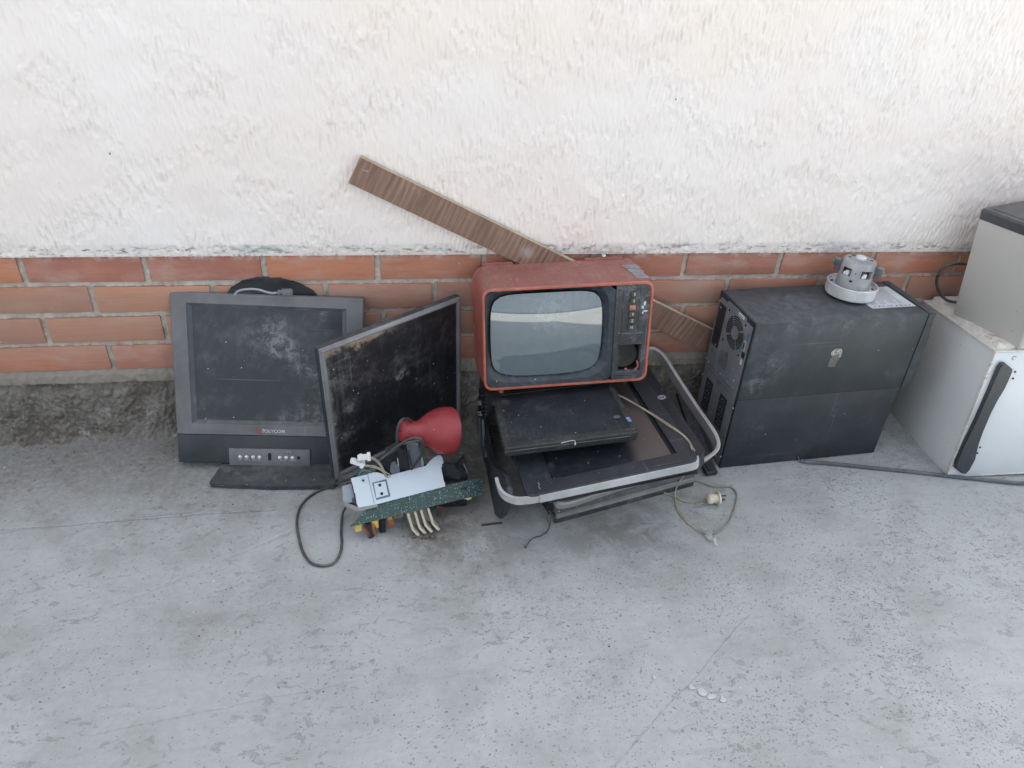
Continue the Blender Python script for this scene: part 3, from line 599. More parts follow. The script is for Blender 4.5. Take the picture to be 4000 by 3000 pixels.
# control column with its broken-out opening
bm = B(); x0, x1, z0, z1 = 0.3305, TW-0.0068, 0.0068, TH-0.0068
ox0, ox1, oz0, oz1 = 0.3455, 0.4035, 0.0275, 0.0985
def rq(x0, x1, z0, z1): return [(x0, z0), (x1, z0), (x1, z1), (x0, z1)]
loft(bm, [at_y(rq(x0, x1, z0, z1), 0.010), at_y(rq(x0, x1, z0, z1), 0.0028), at_y(rq(ox0-.002, ox1+.002, oz0-.002, oz1+.002), 0.0028), at_y(rq(ox0, ox1, oz0, oz1), 0.005), at_y(rq(ox0+.001, ox1-.001, oz0+.001, oz1), 0.012)])
for k in range(5): box(bm, 0.343, 0.405, 0.0005, 0.0035, 0.1010+k*0.0050, 0.1032+k*0.0050, 0.0006)
for k in range(2): box(bm, 0.343, 0.400, 0.0005, 0.0035, 0.0125+k*0.0055, 0.0155+k*0.0055, 0.0006)
for k in range(26):
    z = 0.03+random.random()*0.066; box(bm, 0.3425, 0.3455+random.random()*0.0045, 0.002, 0.0045, z, z+0.0016, 0.0004)
box(bm, 0.3300, 0.3345, 0.0005, 0.004, 0.008, TH-0.008, 0.001)
loft(bm, [at_y(rr(0.3497, 0.3940, 0.134, 0.2465, 0.003, 3), 0.0030), at_y(rr(0.3497, 0.3940, 0.134, 0.2465, 0.003, 3), 0.0012), at_y(rr(0.3520, 0.3918, 0.136, 0.2440, 0.002, 3), 0.0012), at_y(rr(0.3525, 0.3913, 0.1365, 0.2435, 0.002, 3), 0.0024)], False, True)
for k in range(40):
    x = random.uniform(0.336, 0.412); z = random.uniform(0.01, 0.25)
    if 0.335 < x < 0.345 or x > 0.396 or z < 0.026: blob(bm, (x, 0.0028, z), (random.uniform(.0006, .0022), 0.0005, random.uniform(.0006, .003)))
part('control_panel', bm, PEEL, tv)
bm = B(); blobs_ = [(0.4045, 0.0022, 0.2045, .0034, .006), (0.4000, 0.0022, 0.196, .003, .0045), (0.4065, .0022, .1855, .0065, .0025), (0.4010, .0022, .1805, .002, .004)]
for x, y, z, a, c in blobs_: blob(bm, (x, y, z), (a, 0.0008, c), 0.3)
part('paint_flake', bm, plain('flaked_silver', (0.50, 0.52, 0.54), 0.5), tv)
KEY = dusty('channel_button', (0.05, 0.045, 0.028), 0.5, 0.4, dcol=(0.22, 0.19, 0.13), specks=0); ORK = plain('orange_button', (0.30, 0.14, 0.08), 0.5, var=0.3)
for k in range(6):
    z = 0.2310-k*0.0168; x = 0.3738-k*0.0004
    bm = B(); box(bm, x-0.0075, x+0.0075, -0.0035, 0.003, z-0.0062, z+0.0058, 0.0010); kb = part('channel_button', bm, ORK if k == 2 else KEY, tv)
    if k != 2: text('SSOSZH'[k], 0.0095, Matrix.Translation((x+0.0015, -0.0036, z)) @ FRONT, plain('button_print', (0.42, 0.42, 0.36), 0.6), 'printed_digit', kb, 0.0002, 0.9, 0.0003)
bm = B(); box(bm, 0.3445, 0.4055, 0.0008, 0.0032, 0.1265, 0.1335, 0.0005); npl = part('name_plate', bm, PEEL, tv)
bm = B()
for k in range(16):
    x = 0.348+k*0.0036; h_ = 0.0042
    for j in range(2): box(bm, x+random.uniform(-.0006, .0006), x+random.uniform(0.0006, 0.0022), 0.0002, 0.0012, 0.1278+j*0.0022+random.uniform(0, .001), 0.1290+j*0.0025, 0)
part('worn_lettering', bm, plain('worn_print', (0.22, 0.23, 0.22), 0.7, var=0.5), npl)
bm = B(); loft(bm, [at_y(rq(ox0-.012, ox1+.004, oz0-.008, oz1+.012), 0.011), at_y(rq(ox0-.008, ox1+.002, oz0-.006, oz1+.006), 0.055)], False, True); part('inner_cavity', bm, dusty('cavity', (0.05, 0.04, 0.028), 0.8, 0.5, dcol=(0.10, 0.10, 0.10), specks=0), tv)
bm = B(); lathe(bm, [(0.033, 0.0), (0.028, 0.006), (0.016, 0.016), (0.009, 0.018)], Matrix.Translation((0.369, 0.024, 0.063)) @ Matrix.Rotation(rad(-90), 4, 'X'), 24, False, True); part('loudspeaker', bm, dusty('cone_paper', (0.045, 0.045, 0.04), 0.9, 0.4, dcol=(0.09, 0.09, 0.08), specks=0), tv)
bm = B(); tube(bm, [(0.398, .010, .052), (0.402, .008, .040), (0.397, .009, .030), (0.392, .012, .026)], 0.0022); blob(bm, (0.371, 0.014, 0.029), (0.006, 0.003, 0.003)); part('wire', bm, plain('pink_wire', (0.45, 0.10, 0.10), 0.5), tv)
bm = B()
def ytop(y): return TH+0.0004+(0.004/0.034*(y-0.006) if y < 0.04 else 0.004+0.004/0.055*(y-0.04))
for (xa, xb, ya, yb) in ((0.382, 0.421, 0.018, 0.050), (0.376, 0.419, 0.052, 0.074), (0.370, 0.418, 0.077, 0.098)):
    vs = [bm.verts.new(p) for p in ((xa+.004, ya, ytop(ya)), (xb-.003, ya, ytop(ya)), (xb-0.010, yb, ytop(yb)), (xa, yb, ytop(yb)))]
    f = bm.faces.new(vs); r = bmesh.ops.extrude_face_region(bm, geom=[f])
    for g_ in r['geom']:
        if isinstance(g_, bmesh.types.BMVert): g_.co.z += 0.0006
part('sticker_remnant', bm, dusty('torn_sticker', (0.17, 0.165, 0.18), 0.6, 0.6, dcol=(0.40, 0.39, 0.40), sc=3, specks=1), tv)
bm = B(); lathe(bm, [(0.0005, 0.0), (0.0035, 0.0008), (0.0058, 0.003), (0.0066, 0.006), (0.0060, 0.0095), (0.004, 0.012), (0.0005, 0.013)], Matrix.Translation((0.3345, 0.137, TH+0.0145)), 20); cyl(bm, (0.333, 0.137, TH+0.006), (0.3335, 0.137, TH+0.016), 0.004)
part('antenna_tip', bm, plain('dull_chrome', (0.5, 0.5, 0.5), 0.3, 1.0, var=0.3), tv)
for x0_, x1_, d_ in ((-0.004, 0.095, 0.006), (0.262, 0.385, 0.005)):
    bm = B(); box(bm, x0_+0.02, x1_, 0.128, 0.140, TH+0.008, TH+0.0135+d_, 0.002); part('carry_handle_stub', bm, RED, tv)
for x in (0.045, 0.37):
    bm = B(); cyl(bm, (x, 0.014, -0.012), (x, 0.014, 0.001), 0.006, 0.007); part('rubber_foot', bm, RIM if x < 0.1 else BLACK, tv)
# ================================================================ small flat panel under the television
L4, R4 = toward((1.0657, -0.3406, 0.1544), 0.945), (-6.11, -6.04, -0.33)
GRIME = dusty('grimy_black', (0.013, 0.015, 0.017), 0.55, 0.42, dcol=(0.10, 0.093, 0.08), sc=1.6, top=0.18, specks=1.3, scratch=0.3, bump=0.6)
sp_ = thing('flat_panel_screen', 'small grimy black screen lying flat right under the red television', 'monitor', L4, R4, scale=(0.945, 0.945, 0.945))
WS, DS, ZS = 0.3236, 0.272, 0.0205
bm = B(); o_ = rr(0, WS, 0, DS, 0.006, 4)
loft(bm, [at_z(rr(0.003, WS-.003, .004, DS, 0.006, 4), -0.006), at_z(o_, 0.004), at_z(o_, ZS-0.0025), at_z(rr(0.002, WS-.002, .002, DS-.002, 0.006, 4), ZS), at_z(rr(0.018, WS-0.014, 0.021, DS-0.02, 0.002, 4), ZS), at_z(rr(0.020, WS-0.016, 0.023, DS-0.02, 0.002, 4), ZS-0.0025)], True)
part('bezel', bm, GRIME, sp_)
bm = B(); box(bm, 0.019, WS-0.015, 0.022, DS-0.019, ZS-0.006, ZS-0.0018); part('screen', bm, dusty('dull_screen', (0.011, 0.015, 0.019), 0.42, 0.3, dcol=(0.08, 0.085, 0.09), sc=1.8, top=0.10, specks=1.8, scratch=0.35, blobs=[((0.03, 0.22, ZS), 0.03, 0.9), ((0.12, 0.17, ZS), 0.06, 0.4)]), sp_)
bm = B(); box(bm, 0.001, 0.30, -0.0006, 0.002, 0.0098, 0.0112, 0.0003); part('seam', bm, plain('seam_grey', (0.12, 0.12, 0.115), 0.7, var=0.4), sp_)
BLUE = plain('blue_sticker', (0.10, 0.27, 0.48), 0.4, var=0.3)
bm = B(); box(bm, 0.3115, 0.3205, 0.048, 0.058, ZS, ZS+0.0004); part('blue_sticker', bm, BLUE, sp_)
bm = B(); box(bm, 0.310, 0.3190, 0.060, 0.068, ZS, ZS+0.0004); part('lilac_sticker', bm, plain('lilac_sticker', (0.25, 0.25, 0.40), 0.4, var=0.5), sp_)
bm = B(); lathe(bm, [(0.0085, ZS-.0022), (0.0085, ZS-.0006), (0.0075, ZS-.0003)], Matrix.Translation((0.291, 0.079, 0)) @ Matrix.Diagonal((1, 0.75, 1, 1)), 20, False, True); part('round_badge', bm, plain('worn_badge', (0.10, 0.10, 0.092), 0.5, var=0.4), sp_)
bm = B(); tube(bm, [(0.135, -0.001, 0.016), (0.155, -0.0015, 0.0195), (0.168, -0.002, 0.018), (0.1685, -0.0025, 0.010)], 0.0007, 6); box(bm, 0.1670, 0.1700, -0.003, 0.0, 0.006, 0.013, 0.0006); part('torn_film', bm, plain('white_film', (0.55, 0.57, 0.60), 0.4), sp_)
# ================================================================ flat monitor lying face up
L5, R5 = toward((1.0994, -0.4708, 0.1199), 0.965), (-3.69, -9.19, 2.56)
fm = thing('flat_panel_monitor', 'wide black monitor with silver front edge lying face up in the stack', 'monitor', L5, R5, scale=(0.965, 0.965, 0.965))
WM, DM, ZM = 0.4096, 0.452, 0.02
FACE = dusty('matt_black_frame', (0.013, 0.017, 0.023), 0.45, 0.12, dcol=(0.11, 0.11, 0.11), top=0.10, specks=0.9, scratch=0.35)
bm = B(); o_ = rr(0, WM, 0, DM, 0.022, 6)
loft(bm, [at_z(rr(0.012, WM-.012, .012, DM-.01, 0.02, 6), -0.012), at_z(rr(0.002, WM-.002, .002, DM-.002, 0.022, 6), 0.004), at_z(rr(0.001, WM-.001, .001, DM-.001, 0.022, 6), ZM-0.002), at_z(rr(0.003, WM-.003, .003, DM-.003, 0.021, 6), ZM), at_z(rr(0.069, 0.3690, 0.043, DM-0.05, 0.002, 6), ZM), at_z(rr(0.0700, 0.3680, 0.0440, DM-0.05, 0.002, 6), ZM-0.010)], True)
part('bezel', bm, FACE, fm)
def brown(t, col):  # brownish reflection painted into the right part of the screen colour
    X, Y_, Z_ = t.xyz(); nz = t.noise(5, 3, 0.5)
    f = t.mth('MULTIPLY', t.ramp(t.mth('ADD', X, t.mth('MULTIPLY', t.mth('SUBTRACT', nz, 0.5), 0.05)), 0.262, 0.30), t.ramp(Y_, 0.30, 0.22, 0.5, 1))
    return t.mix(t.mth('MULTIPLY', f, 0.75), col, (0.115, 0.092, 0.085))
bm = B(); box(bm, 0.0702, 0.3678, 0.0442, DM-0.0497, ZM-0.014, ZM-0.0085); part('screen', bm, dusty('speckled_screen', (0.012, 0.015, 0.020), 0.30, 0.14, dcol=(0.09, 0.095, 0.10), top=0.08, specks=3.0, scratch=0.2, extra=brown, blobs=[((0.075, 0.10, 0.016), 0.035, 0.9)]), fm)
bm = B(); box(bm, 0.3600, 0.3677, 0.0450, DM-0.052, ZM-0.0088, ZM-0.0070); part('groove_and_shade_strip', bm, HOLE, fm)  # dark strip standing in for the shadow in the recess, not cut in
TRIM = dusty('silver_trim', (0.36, 0.365, 0.37), 0.38, 0.12, dcol=(0.34, 0.32, 0.29), top=0.05, specks=0.1, scratch=0.1, bump=0.05)
bm = B(); pth = [(0.030, -0.0012, 0.0085)]+[(x, -0.0012, 0.0085) for x in (0.12, 0.22, 0.32)]+[(WM-0.022, -0.0012, 0.0085), (WM-0.010, 0.0012, 0.0085), (WM-0.003, 0.009, 0.0085), (WM+0.001, 0.022, 0.0085)]
sweep(bm, pth, [(0.0026, 0.0085), (-0.002, 0.0085), (-0.002, -0.0105), (0.0026, -0.0095)]); part('front_trim', bm, TRIM, fm)
bm = B(); tube(bm, [(0.0360, 0.040, ZM+.0005), (0.0375, 0.033, ZM+.0005), (0.0345, 0.026, ZM+.0006), (0.0360, 0.018, ZM+.0005)], 0.0009, 6); part('scratch_mark', bm, plain('scratch_pale', (0.25, 0.26, 0.28), 0.6), fm)
# ---- second monitor below it, with the round badge
lm = thing('flat_panel_monitor', 'black monitor with round silver badge lying under the silver edged one', 'monitor', toward((1.1294, -0.4408, 0.1030), 0.965), R5, scale=(0.965, 0.965, 0.965))
bm = B(); Mi = MATS[lm.name].inverted()
nrm = (MATS[lm.name].to_3x3() @ Vector((0, 0, 1))).normalized()
o5 = MATS[fm.name] @ Vector((0, 0, -0.0135))
q = [Mi @ PP(x, y, o5, nrm) for x, y in ((2530, 1427), (2753, 1752), (2735, 1800), (2640, 1830))]
out_ = [(0.03, 0.02), (q[2].x-0.02, 0.02), (q[2].x-0.004, q[2].y+0.004), (q[1].x, q[1].y), (q[0].x, q[0].y), (0.03, q[0].y)]
zt_ = q[0].z
prism(bm, [(x, y, zt_) for x, y in out_], (0, 0, -0.045), 0.002); part('bezel', bm, FACE, lm)
lg = Mi @ PP(1780+1590/1.975, 1400+300/1.975, o5, nrm)
bm = B(); lathe(bm, [(0.0108, 0), (0.0108, 0.0006), (0.0085, 0.0008), (0.0085, 0.0004)], Matrix.Translation((lg.x, lg.y, zt_)) @ Matrix.Diagonal((1.0, 0.9, 1, 1)), 28, False, True); bg = part('round_badge', bm, [plain('badge_silver', (0.50, 0.52, 0.54), 0.4, 0.3)], lm)
text('hp', 0.014, Matrix.Translation((lg.x, lg.y+0.0005, zt_+0.0007)) @ Matrix.Rotation(rad(8), 4, 'Z'), plain('badge_dark', (0.05, 0.06, 0.07), 0.5), 'lettering', bg, 0.0003, 1.0, 0.0003)
# ================================================================ loose silver trim frame (rounded rectangle, tipped up against the wall)
tf = thing('trim_frame', 'loose silver rounded trim frame sticking out right of the monitor stack', 'frame', (1.20, -0.42, 0.10))
o_f = Vector((1.40, -0.36, 0.094)); n_f = Vector((0.02, -0.40, 0.92)).normalized()
pxs = [(2420, 1368), (2533, 1368), (2562, 1376), (2592, 1402), (2640, 1478), (2720, 1600), (2778, 1684), (2797, 1722), (2800, 1750), (2786, 1775), (2745, 1803), (2700, 1822), (2585, 1858), (2450, 1896), (2330, 1936), (2250, 1962), (2205, 1972), (2182, 1970), (2171, 1955), (2160, 1925)]
P = [PP(x, y, o_f, n_f) for x, y in pxs]
bm = B(); sweep(bm, smoothpath(P, 4), [(0.0050, 0.0125), (0.0, 0.0145), (-0.0045, 0.0125), (-0.0010, -0.0210), (0.0025, -0.0210)], up=n_f); part('trim_band', bm, dusty('worn_trim', (0.30, 0.285, 0.275), 0.4, 0.35, dcol=(0.30, 0.26, 0.22), top=0.1, scratch=0.4), tf, world=True)
# ================================================================ dark housing standing at the left of the stack
hs_ = thing('plastic_housing', 'dark curved plastic housing with open sockets at the left end of the stack', 'housing', (1.051, -0.39, 0.0))
XH = 1.045
def hx(P, x=XH): return [PX(1800+a/2.765, 1480+b/2.765, x) for a, b in P]
bm = B(); prism(bm, hx([(110, -60), (124, 60), (140, 230), (118, 290), (128, 360), (132, 800), (190, 900), (215, 1000), (300, 1230), (345, 1380), (368, 1480), (400, 1510), (432, 1480), (455, 1380), (490, 1270), (482, 1170), (455, 1060), (400, 990), (345, 960), (300, 860), (260, 700), (240, 560), (232, 470), (300, 380), (330, 290), (300, 190), (268, 150), (240, 90), (205, -60)]), (0.016, 0, 0), 0.004)
part('side_wall', bm, DARK, hs_, world=True)
bm = B(); lipc = hx([(262, 520), (275, 640), (305, 790), (335, 920), (395, 1010), (450, 1075), (474, 1130), (482, 1190)], XH+0.016)
sweep(bm, smoothpath(lipc, 4), [(0.006, 0.002), (-0.013, 0.003), (-0.014, 0.0), (-0.013, -0.002), (0.006, -0.002)], up=(1, 0, 0.0)); part('rolled_lip', bm, dusty('lip_plastic', (0.035, 0.043, 0.055), 0.4, 0.45, dcol=(0.19, 0.20, 0.21), top=0.3, scratch=0.6), hs_, world=True)
bm = B(); prism(bm, hx([(134, 415), (205, 410), (228, 440), (238, 740), (262, 790), (266, 850), (240, 905), (190, 880), (150, 840), (136, 790)], XH-0.004), (0.006, 0, 0), 0.0015); sidep = part('socket_cover', bm, dusty('cover_grey', (0.060, 0.070, 0.085), 0.5, 0.3), hs_, world=True)
bm = B(); prism(bm, hx([(150, 420), (200, 420), (208, 690), (196, 700), (152, 690)], XH-0.0052), (0.0016, 0, 0), 0.0005); part('paper_label', bm, dusty('worn_label', (0.13, 0.14, 0.15), 0.6, 0.6, dcol=(0.20, 0.20, 0.20), sc=3), hs_, world=True)
bm = B(); prism(bm, hx([(150, 100), (258, 100), (268, 400), (150, 405)], XH-0.001), (0.004, 0, 0), 0); part('socket_bay', bm, HOLE, hs_, world=True)
for a, b, w, h, mt in ((190, 235, 20, 50, 'w'), (180, 350, 28, 22, 'w'), (185, 378, 28, 22, 'w'), (212, 175, 48, 10, 's'), (214, 240, 46, 26, 's'), (220, 290, 46, 30, 's'), (214, 335, 48, 26, 's'), (222, 375, 42, 20, 's')):
    bm = B(); prism(bm, hx([(a, b), (a+w, b), (a+w, b+h), (a, b+h)], XH-0.004), (0.006, 0, 0), 0.0006)
    part('connector_pin' if mt == 'w' else 'video_socket', bm, plain('pin_cream', (0.45, 0.44, 0.38), 0.5) if mt == 'w' else plain('socket_blue', (0.02, 0.028, 0.04), 0.35), hs_, world=True)
# curved silver corner piece coming out of it
bm = B()
O5 = MATS[fm.name] @ Vector((0.0, 0.0, 0.0085)); N5 = (MATS[fm.name].to_3x3() @ Vector((0, 0, 1))).normalized()
cp_ = [Vector(C)+(p-Vector(C))*(1-0.030*max(0, 1-i/6)) for i, p in enumerate([PP(1800+a/2.765, 1480+b/2.765, O5-N5*0.002, N5) for a, b in ((385, 1085), (402, 1150), (430, 1215), (475, 1265), (540, 1300), (620, 1317), (700, 1312), (800, 1300), (905, 1277))])]
sweep(bm, smoothpath(cp_, 4), [(0.0035, 0.0085), (-0.0035, 0.0085), (-0.0045, 0.006), (-0.0035, -0.0085), (0.0035, -0.0085)], up=N5); part('curved_trim', bm, TRIM, hs_, world=True)
# ================================================================ slab at the very bottom with a grey stripe
A_ = PZ(2168, 2046, 0.0); B_ = PZ(2708, 1898, 0.0); dv = (B_-A_); LEN = dv.length; ang = math.degrees(math.atan2(dv.y, dv.x))
sl = thing('flat_black_appliance', 'flat black appliance with grey stripe on the ground under the monitors', 'appliance', (A_.x, A_.y, 0), (0, 0, ang))
bm = B(); loft(bm, [[(0, y, z) for y, z in pr_] for pr_ in ([(0.0, 0.0), (0.002, 0.018), (0.006, 0.030), (0.030, 0.052), (0.045, 0.062), (0.30, 0.062), (0.30, 0.0)],)]+[[(LEN, y, z) for y, z in ([(0.0, 0.0), (0.002, 0.018), (0.006, 0.030), (0.030, 0.052), (0.045, 0.062), (0.30, 0.062), (0.30, 0.0)])]], True, True)
part('casing', bm, dusty('slab_black', (0.020, 0.024, 0.030), 0.45, 0.3, top=0.15, specks=0.6), sl)
bm = B(); prism(bm, [(0.002, -0.0012, 0.0165), (0.002, 0.0006, 0.0245), (0.002, 0.010, 0.0285), (0.002, 0.008, 0.0150)], (LEN-0.004, 0, 0), 0.0006); part('grey_stripe', bm, dusty('stripe_grey', (0.17, 0.165, 0.16), 0.5, 0.35, specks=0.3), sl)
# bar of black plastic slanting down on the right of the stack
br = thing('plastic_bar', 'black plastic bar slanting from the monitor stack to the ground', 'bar', (1.643, -0.27, 0.0))
E0 = PZ(2781, 1852, 0.009); E1 = PY(2662, 1535, -0.06)
bm = B(); sweep(bm, smoothpath([E1, E1*0.5+E0*0.5+Vector((0, 0, -0.006)), E0*0.88+E1*0.12+Vector((0, 0, -0.004)), E0], 4), [(0.016, 0.006), (-0.016, 0.006), (-0.016, -0.006), (0.016, -0.006)]); part('bar', bm, BLACK, br, world=True)
bm = B(); sweep(bm, [E0*0.8+E1*0.2+Vector((0, 0, 0.005)), E0+Vector((0, 0, 0.0062))+(E0-E1).normalized()*-0.006], [(0.011, 0.001), (-0.011, 0.001), (-0.011, -0.001), (0.011, -0.001)]); part('recess', bm, HOLE, br, world=True)
# ================================================================ cables and plug right of the stack
ZP = lambda x, y, z=0.003: PZ(1780+x/1.975, 1400+y/1.975, z)
CREAM = plain('cream_flex', (0.36, 0.32, 0.23), 0.55, var=0.25); GREYF = plain('grey_flex', (0.20, 0.195, 0.165), 0.6, var=0.3)
O5t = MATS[fm.name] @ Vector((0.0, 0.0, ZM)); pt5 = lambda x, y, h=0.002: PP(1780+x/1.975, 1400+y/1.975, O5t+N5*h, N5)
tc_ = thing('television_cord', 'cream twin cord running from the red television over the stack to the ground', 'cord', tuple(ZP(1905, 1340)))
path = [PY(2350, 1502, -0.13)]+[pt5(*q, h_) for q, h_ in (((1170, 243), 0.012), ((1290, 300), 0.004), ((1420, 372), 0.002), ((1530, 440), 0.002), ((1640, 512), 0.002), ((1740, 580), 0.002), ((1800, 640), 0.002), ((1828, 700), 0.004))]
pB = [ZP(1860, 745, 0.145), ZP(1862, 800, 0.10), ZP(1820, 850, 0.075), ZP(1765, 900, 0.05), ZP(1715, 970, 0.02), ZP(1694, 1040, 0.006), ZP(1700, 1120), ZP(1735, 1200), ZP(1790, 1265), ZP(1850, 1310), ZP(1905, 1345)]
for k in (-1, 1):
    bm = B(); off = Vector((0.0011*k, 0.0008*k, 0.0004*k)); tube(bm, [p+off*(1+0.5*math.sin(i*1.7)) for i, p in enumerate(path+pB)], 0.0013, 6); part('core', bm, CREAM, tc_, world=True)
tp = thing('torn_tape', 'crumpled torn piece of pale tape at the end of the cream cord', 'tape', tuple(ZP(1950, 1370)))
bm = B(); tp_l = [((1885, 1290), .012), ((1935, 1320), .010), ((1930, 1350), .005), ((1920, 1365), .003), ((1950, 1400), .008), ((1985, 1400), .012), ((2000, 1440), .004)]; tp_r = [((1905, 1310), .020), ((1985, 1345), .016), ((1960, 1370), .006), ((1945, 1360), .005), ((1985, 1370), .006), ((2005, 1385), .016), ((2025, 1455), .005)]
a_ = [ZP(*q, z) for q, z in tp_l]; b_ = [ZP(*q, z) for q, z in tp_r]
for i in range(len(a_)-1):
    f = [bm.verts.new(p) for p in (a_[i], b_[i], b_[i+1], a_[i+1])]; bm.faces.new(f)
bmesh.ops.remove_doubles(bm, verts=bm.verts, dist=1e-5); bmesh.ops.subdivide_edges(bm, edges=bm.edges, cuts=3, smooth=0.6, use_grid_fill=True)
for v in bm.verts: v.co += Vector((random.uniform(-.0005, .0005), random.uniform(-.0005, .0005), random.uniform(-.0008, .0008))); v.co.z = max(v.co.z, 0.001)
r = bmesh.ops.solidify(bm, geom=bm.faces[:], thickness=0.0004); part('strip', bm, plain('tape_pale', (0.40, 0.43, 0.40), 0.5, var=0.2), tp, world=True, ang=80)
sc2 = thing('grey_cable', 'thin grey wire looping on the ground from the taped cord end', 'cable', tuple(ZP(2165, 1050)))
bm = B(); tube(bm, [ZP(*q) for q in ((1905, 1352), (1960, 1362), (2030, 1335), (2090, 1285), (2135, 1200), (2160, 1120), (2170, 1060), (2150, 1015), (2110, 992), (2040, 990), (1970, 985), (1910, 962), (1840, 940), (1790, 925))], 0.0020, 8); part('cord', bm, GREYF, sc2, world=True)
pl = thing('power_plug', 'old cream mains plug with round flange on the concrete', 'plug', tuple(ZP(1990, 1085, 0.0)))
pa, pb = ZP(1942, 1083, 0.017), ZP(2040, 1080, 0.017); ax = (pb-pa).normalized()
CRP = plain('old_cream', (0.52, 0.47, 0.36), 0.45, var=0.22, sc=2)
Mx = Matrix.Translation(pa) @ ax.to_track_quat('Z', 'Y').to_matrix().to_4x4(); Lp = (pb-pa).length
bm = B(); lathe(bm, [(0.004, -0.001), (0.010, 0.0), (0.0135, 0.004), (0.0138, 0.012), (0.012, 0.013), (0.012, Lp*0.78)], Mx, 24, True, True); part('body', bm, CRP, pl, world=True)
bm = B(); lathe(bm, [(0.012, Lp*0.76), (0.0185, Lp*0.78), (0.019, Lp*0.84), (0.0185, Lp*0.90), (0.010, Lp*0.92)], Mx @ Matrix.Diagonal((1, 0.95, 1, 1)), 28, True, True)
part('flange', bm, CRP, pl, world=True)
bm = B(); n0 = Mx @ Vector((0.003, 0.006, Lp*0.9)); cyl(bm, n0, n0+ax*0.019, 0.0022); part('pin', bm, plain('pin_dark', (0.05, 0.05, 0.055), 0.4, 0.5), pl, world=True)
bm = B(); n0 = Mx @ Vector((0.003, -0.0075, Lp*0.9)); cyl(bm, n0, n0+ax*0.019, 0.0022); part('pin', bm, plain('pin_dark2', (0.05, 0.05, 0.055), 0.4, 0.5), pl, world=True)
bm = B(); tube(bm, [ZP(1945, 1083, .014), ZP(1905, 1093, .006), ZP(1850, 1110), ZP(1790, 1108), ZP(1730, 1088), ZP(1680, 1062), ZP(1620, 1040), ZP(1560, 1020)], 0.0019, 8); part('cord', bm, plain('plug_flex', (0.27, 0.26, 0.17), 0.6, var=0.3), pl, world=True)
tw_ = thing('thin_wire', 'thin dark wire trailing off the front of the monitor stack', 'wire', tuple(ZP(610, 1380)))
bm = B(); tube(bm, [ZP(778, 1075, .085), ZP(770, 1095, .07), ZP(764, 1120, .055), ZP(752, 1160, .035), ZP(738, 1215, .012), ZP(728, 1265, .004), ZP(722, 1305), ZP(700, 1342), ZP(660, 1368), ZP(610, 1380), ZP(575, 1405), ZP(555, 1435), ZP(540, 1450)], 0.0012, 6); blob(bm, ZP(537, 1453, .004), (.004, .003, .003)); part('strand', bm, CABLE, tw_, world=True)
bm = B(); tube(bm, [ZP(779, 1068, .09), ZP(771, 1100, .068), ZP(766, 1116, .06)], 0.0019, 6); part('bare_end', bm, plain('white_sleeve', (0.6, 0.6, 0.58), 0.5), tw_, world=True)
dt = thing('dust_fluff', 'small tangle of cobweb and dust at the stack front corner', 'dust', tuple(ZP(760, 1235)))
bm = B()
for k in range(14):
    a = ZP(720+random.uniform(0, 20), 1205+random.uniform(-10, 20), .02); tube(bm, [a, a+Vector((random.uniform(-.01, .02), random.uniform(-.012, .006), random.uniform(-.012, .006))), ZP(745+random.uniform(-20, 110), 1240+random.uniform(-15, 12), .006)], 0.00045, 4, 4)
part('threads', bm, plain('lint', (0.22, 0.21, 0.19), 0.9), dt, world=True)
# ================================================================ lamp shade
lp_o = Vector((0, 0, 0)); c0 = PY(1562, 1683, -0.300); c1 = PY(1757, 1682, -0.262)
ld_ = (c1-c0); Ll = ld_.length; LM = Matrix.Translation(c0) @ ld_.to_track_quat('Z', 'Y').to_matrix().to_4x4()
ls = thing('desk_lamp_head', 'red plastic desk lamp shade lying on its side before the slanting monitor', 'lamp', tuple(c0-Vector((0, 0, 0.1))))
LRED = dusty('lamp_red', (0.24, 0.020, 0.024), 0.42, 0.16, dcol=(0.28, 0.10, 0.10), sc=1.2, top=0.12, scratch=0.2, specks=0.8, var=0.1)
k_ = Ll/0.1
bm = B(); lathe(bm, [(r_*k_, h_*k_) for r_, h_ in ((0.002, 0), (0.0150, 0.0), (0.0178, 0.002), (0.0185, 0.006), (0.0182, 0.020), (0.0178, 0.031), (0.0187, 0.036), (0.0225, 0.042), (0.0285, 0.050), (0.0345, 0.059), (0.0395, 0.069), (0.0425, 0.079), (0.0440, 0.090), (0.0443, 0.099), (0.0440, 0.1005), (0.0430, 0.100), (0.0430, 0.088), (0.036, 0.066), (0.020, 0.044), (0.014, 0.036))], LM, 56); part('shade', bm, LRED, ls, world=True, ang=50)
bm = B()
for k in range(5):
    a = rad(150+k*16); p = LM @ Vector((0.0186*k_*math.cos(a), 0.0186*k_*math.sin(a), (0.010+0.006*(k % 2))*k_)); blob(bm, p, (.0014, .0014, .0014), 0)
part('vent_hole', bm, HOLE, ls, world=True)
bm = B(); lathe(bm, [(0.013*k_, 0.038*k_), (0.013*k_, 0.062*k_), (0.008*k_, 0.063*k_)], LM, 20, False, True); part('bulb_socket', bm, BLACK, ls, world=True)
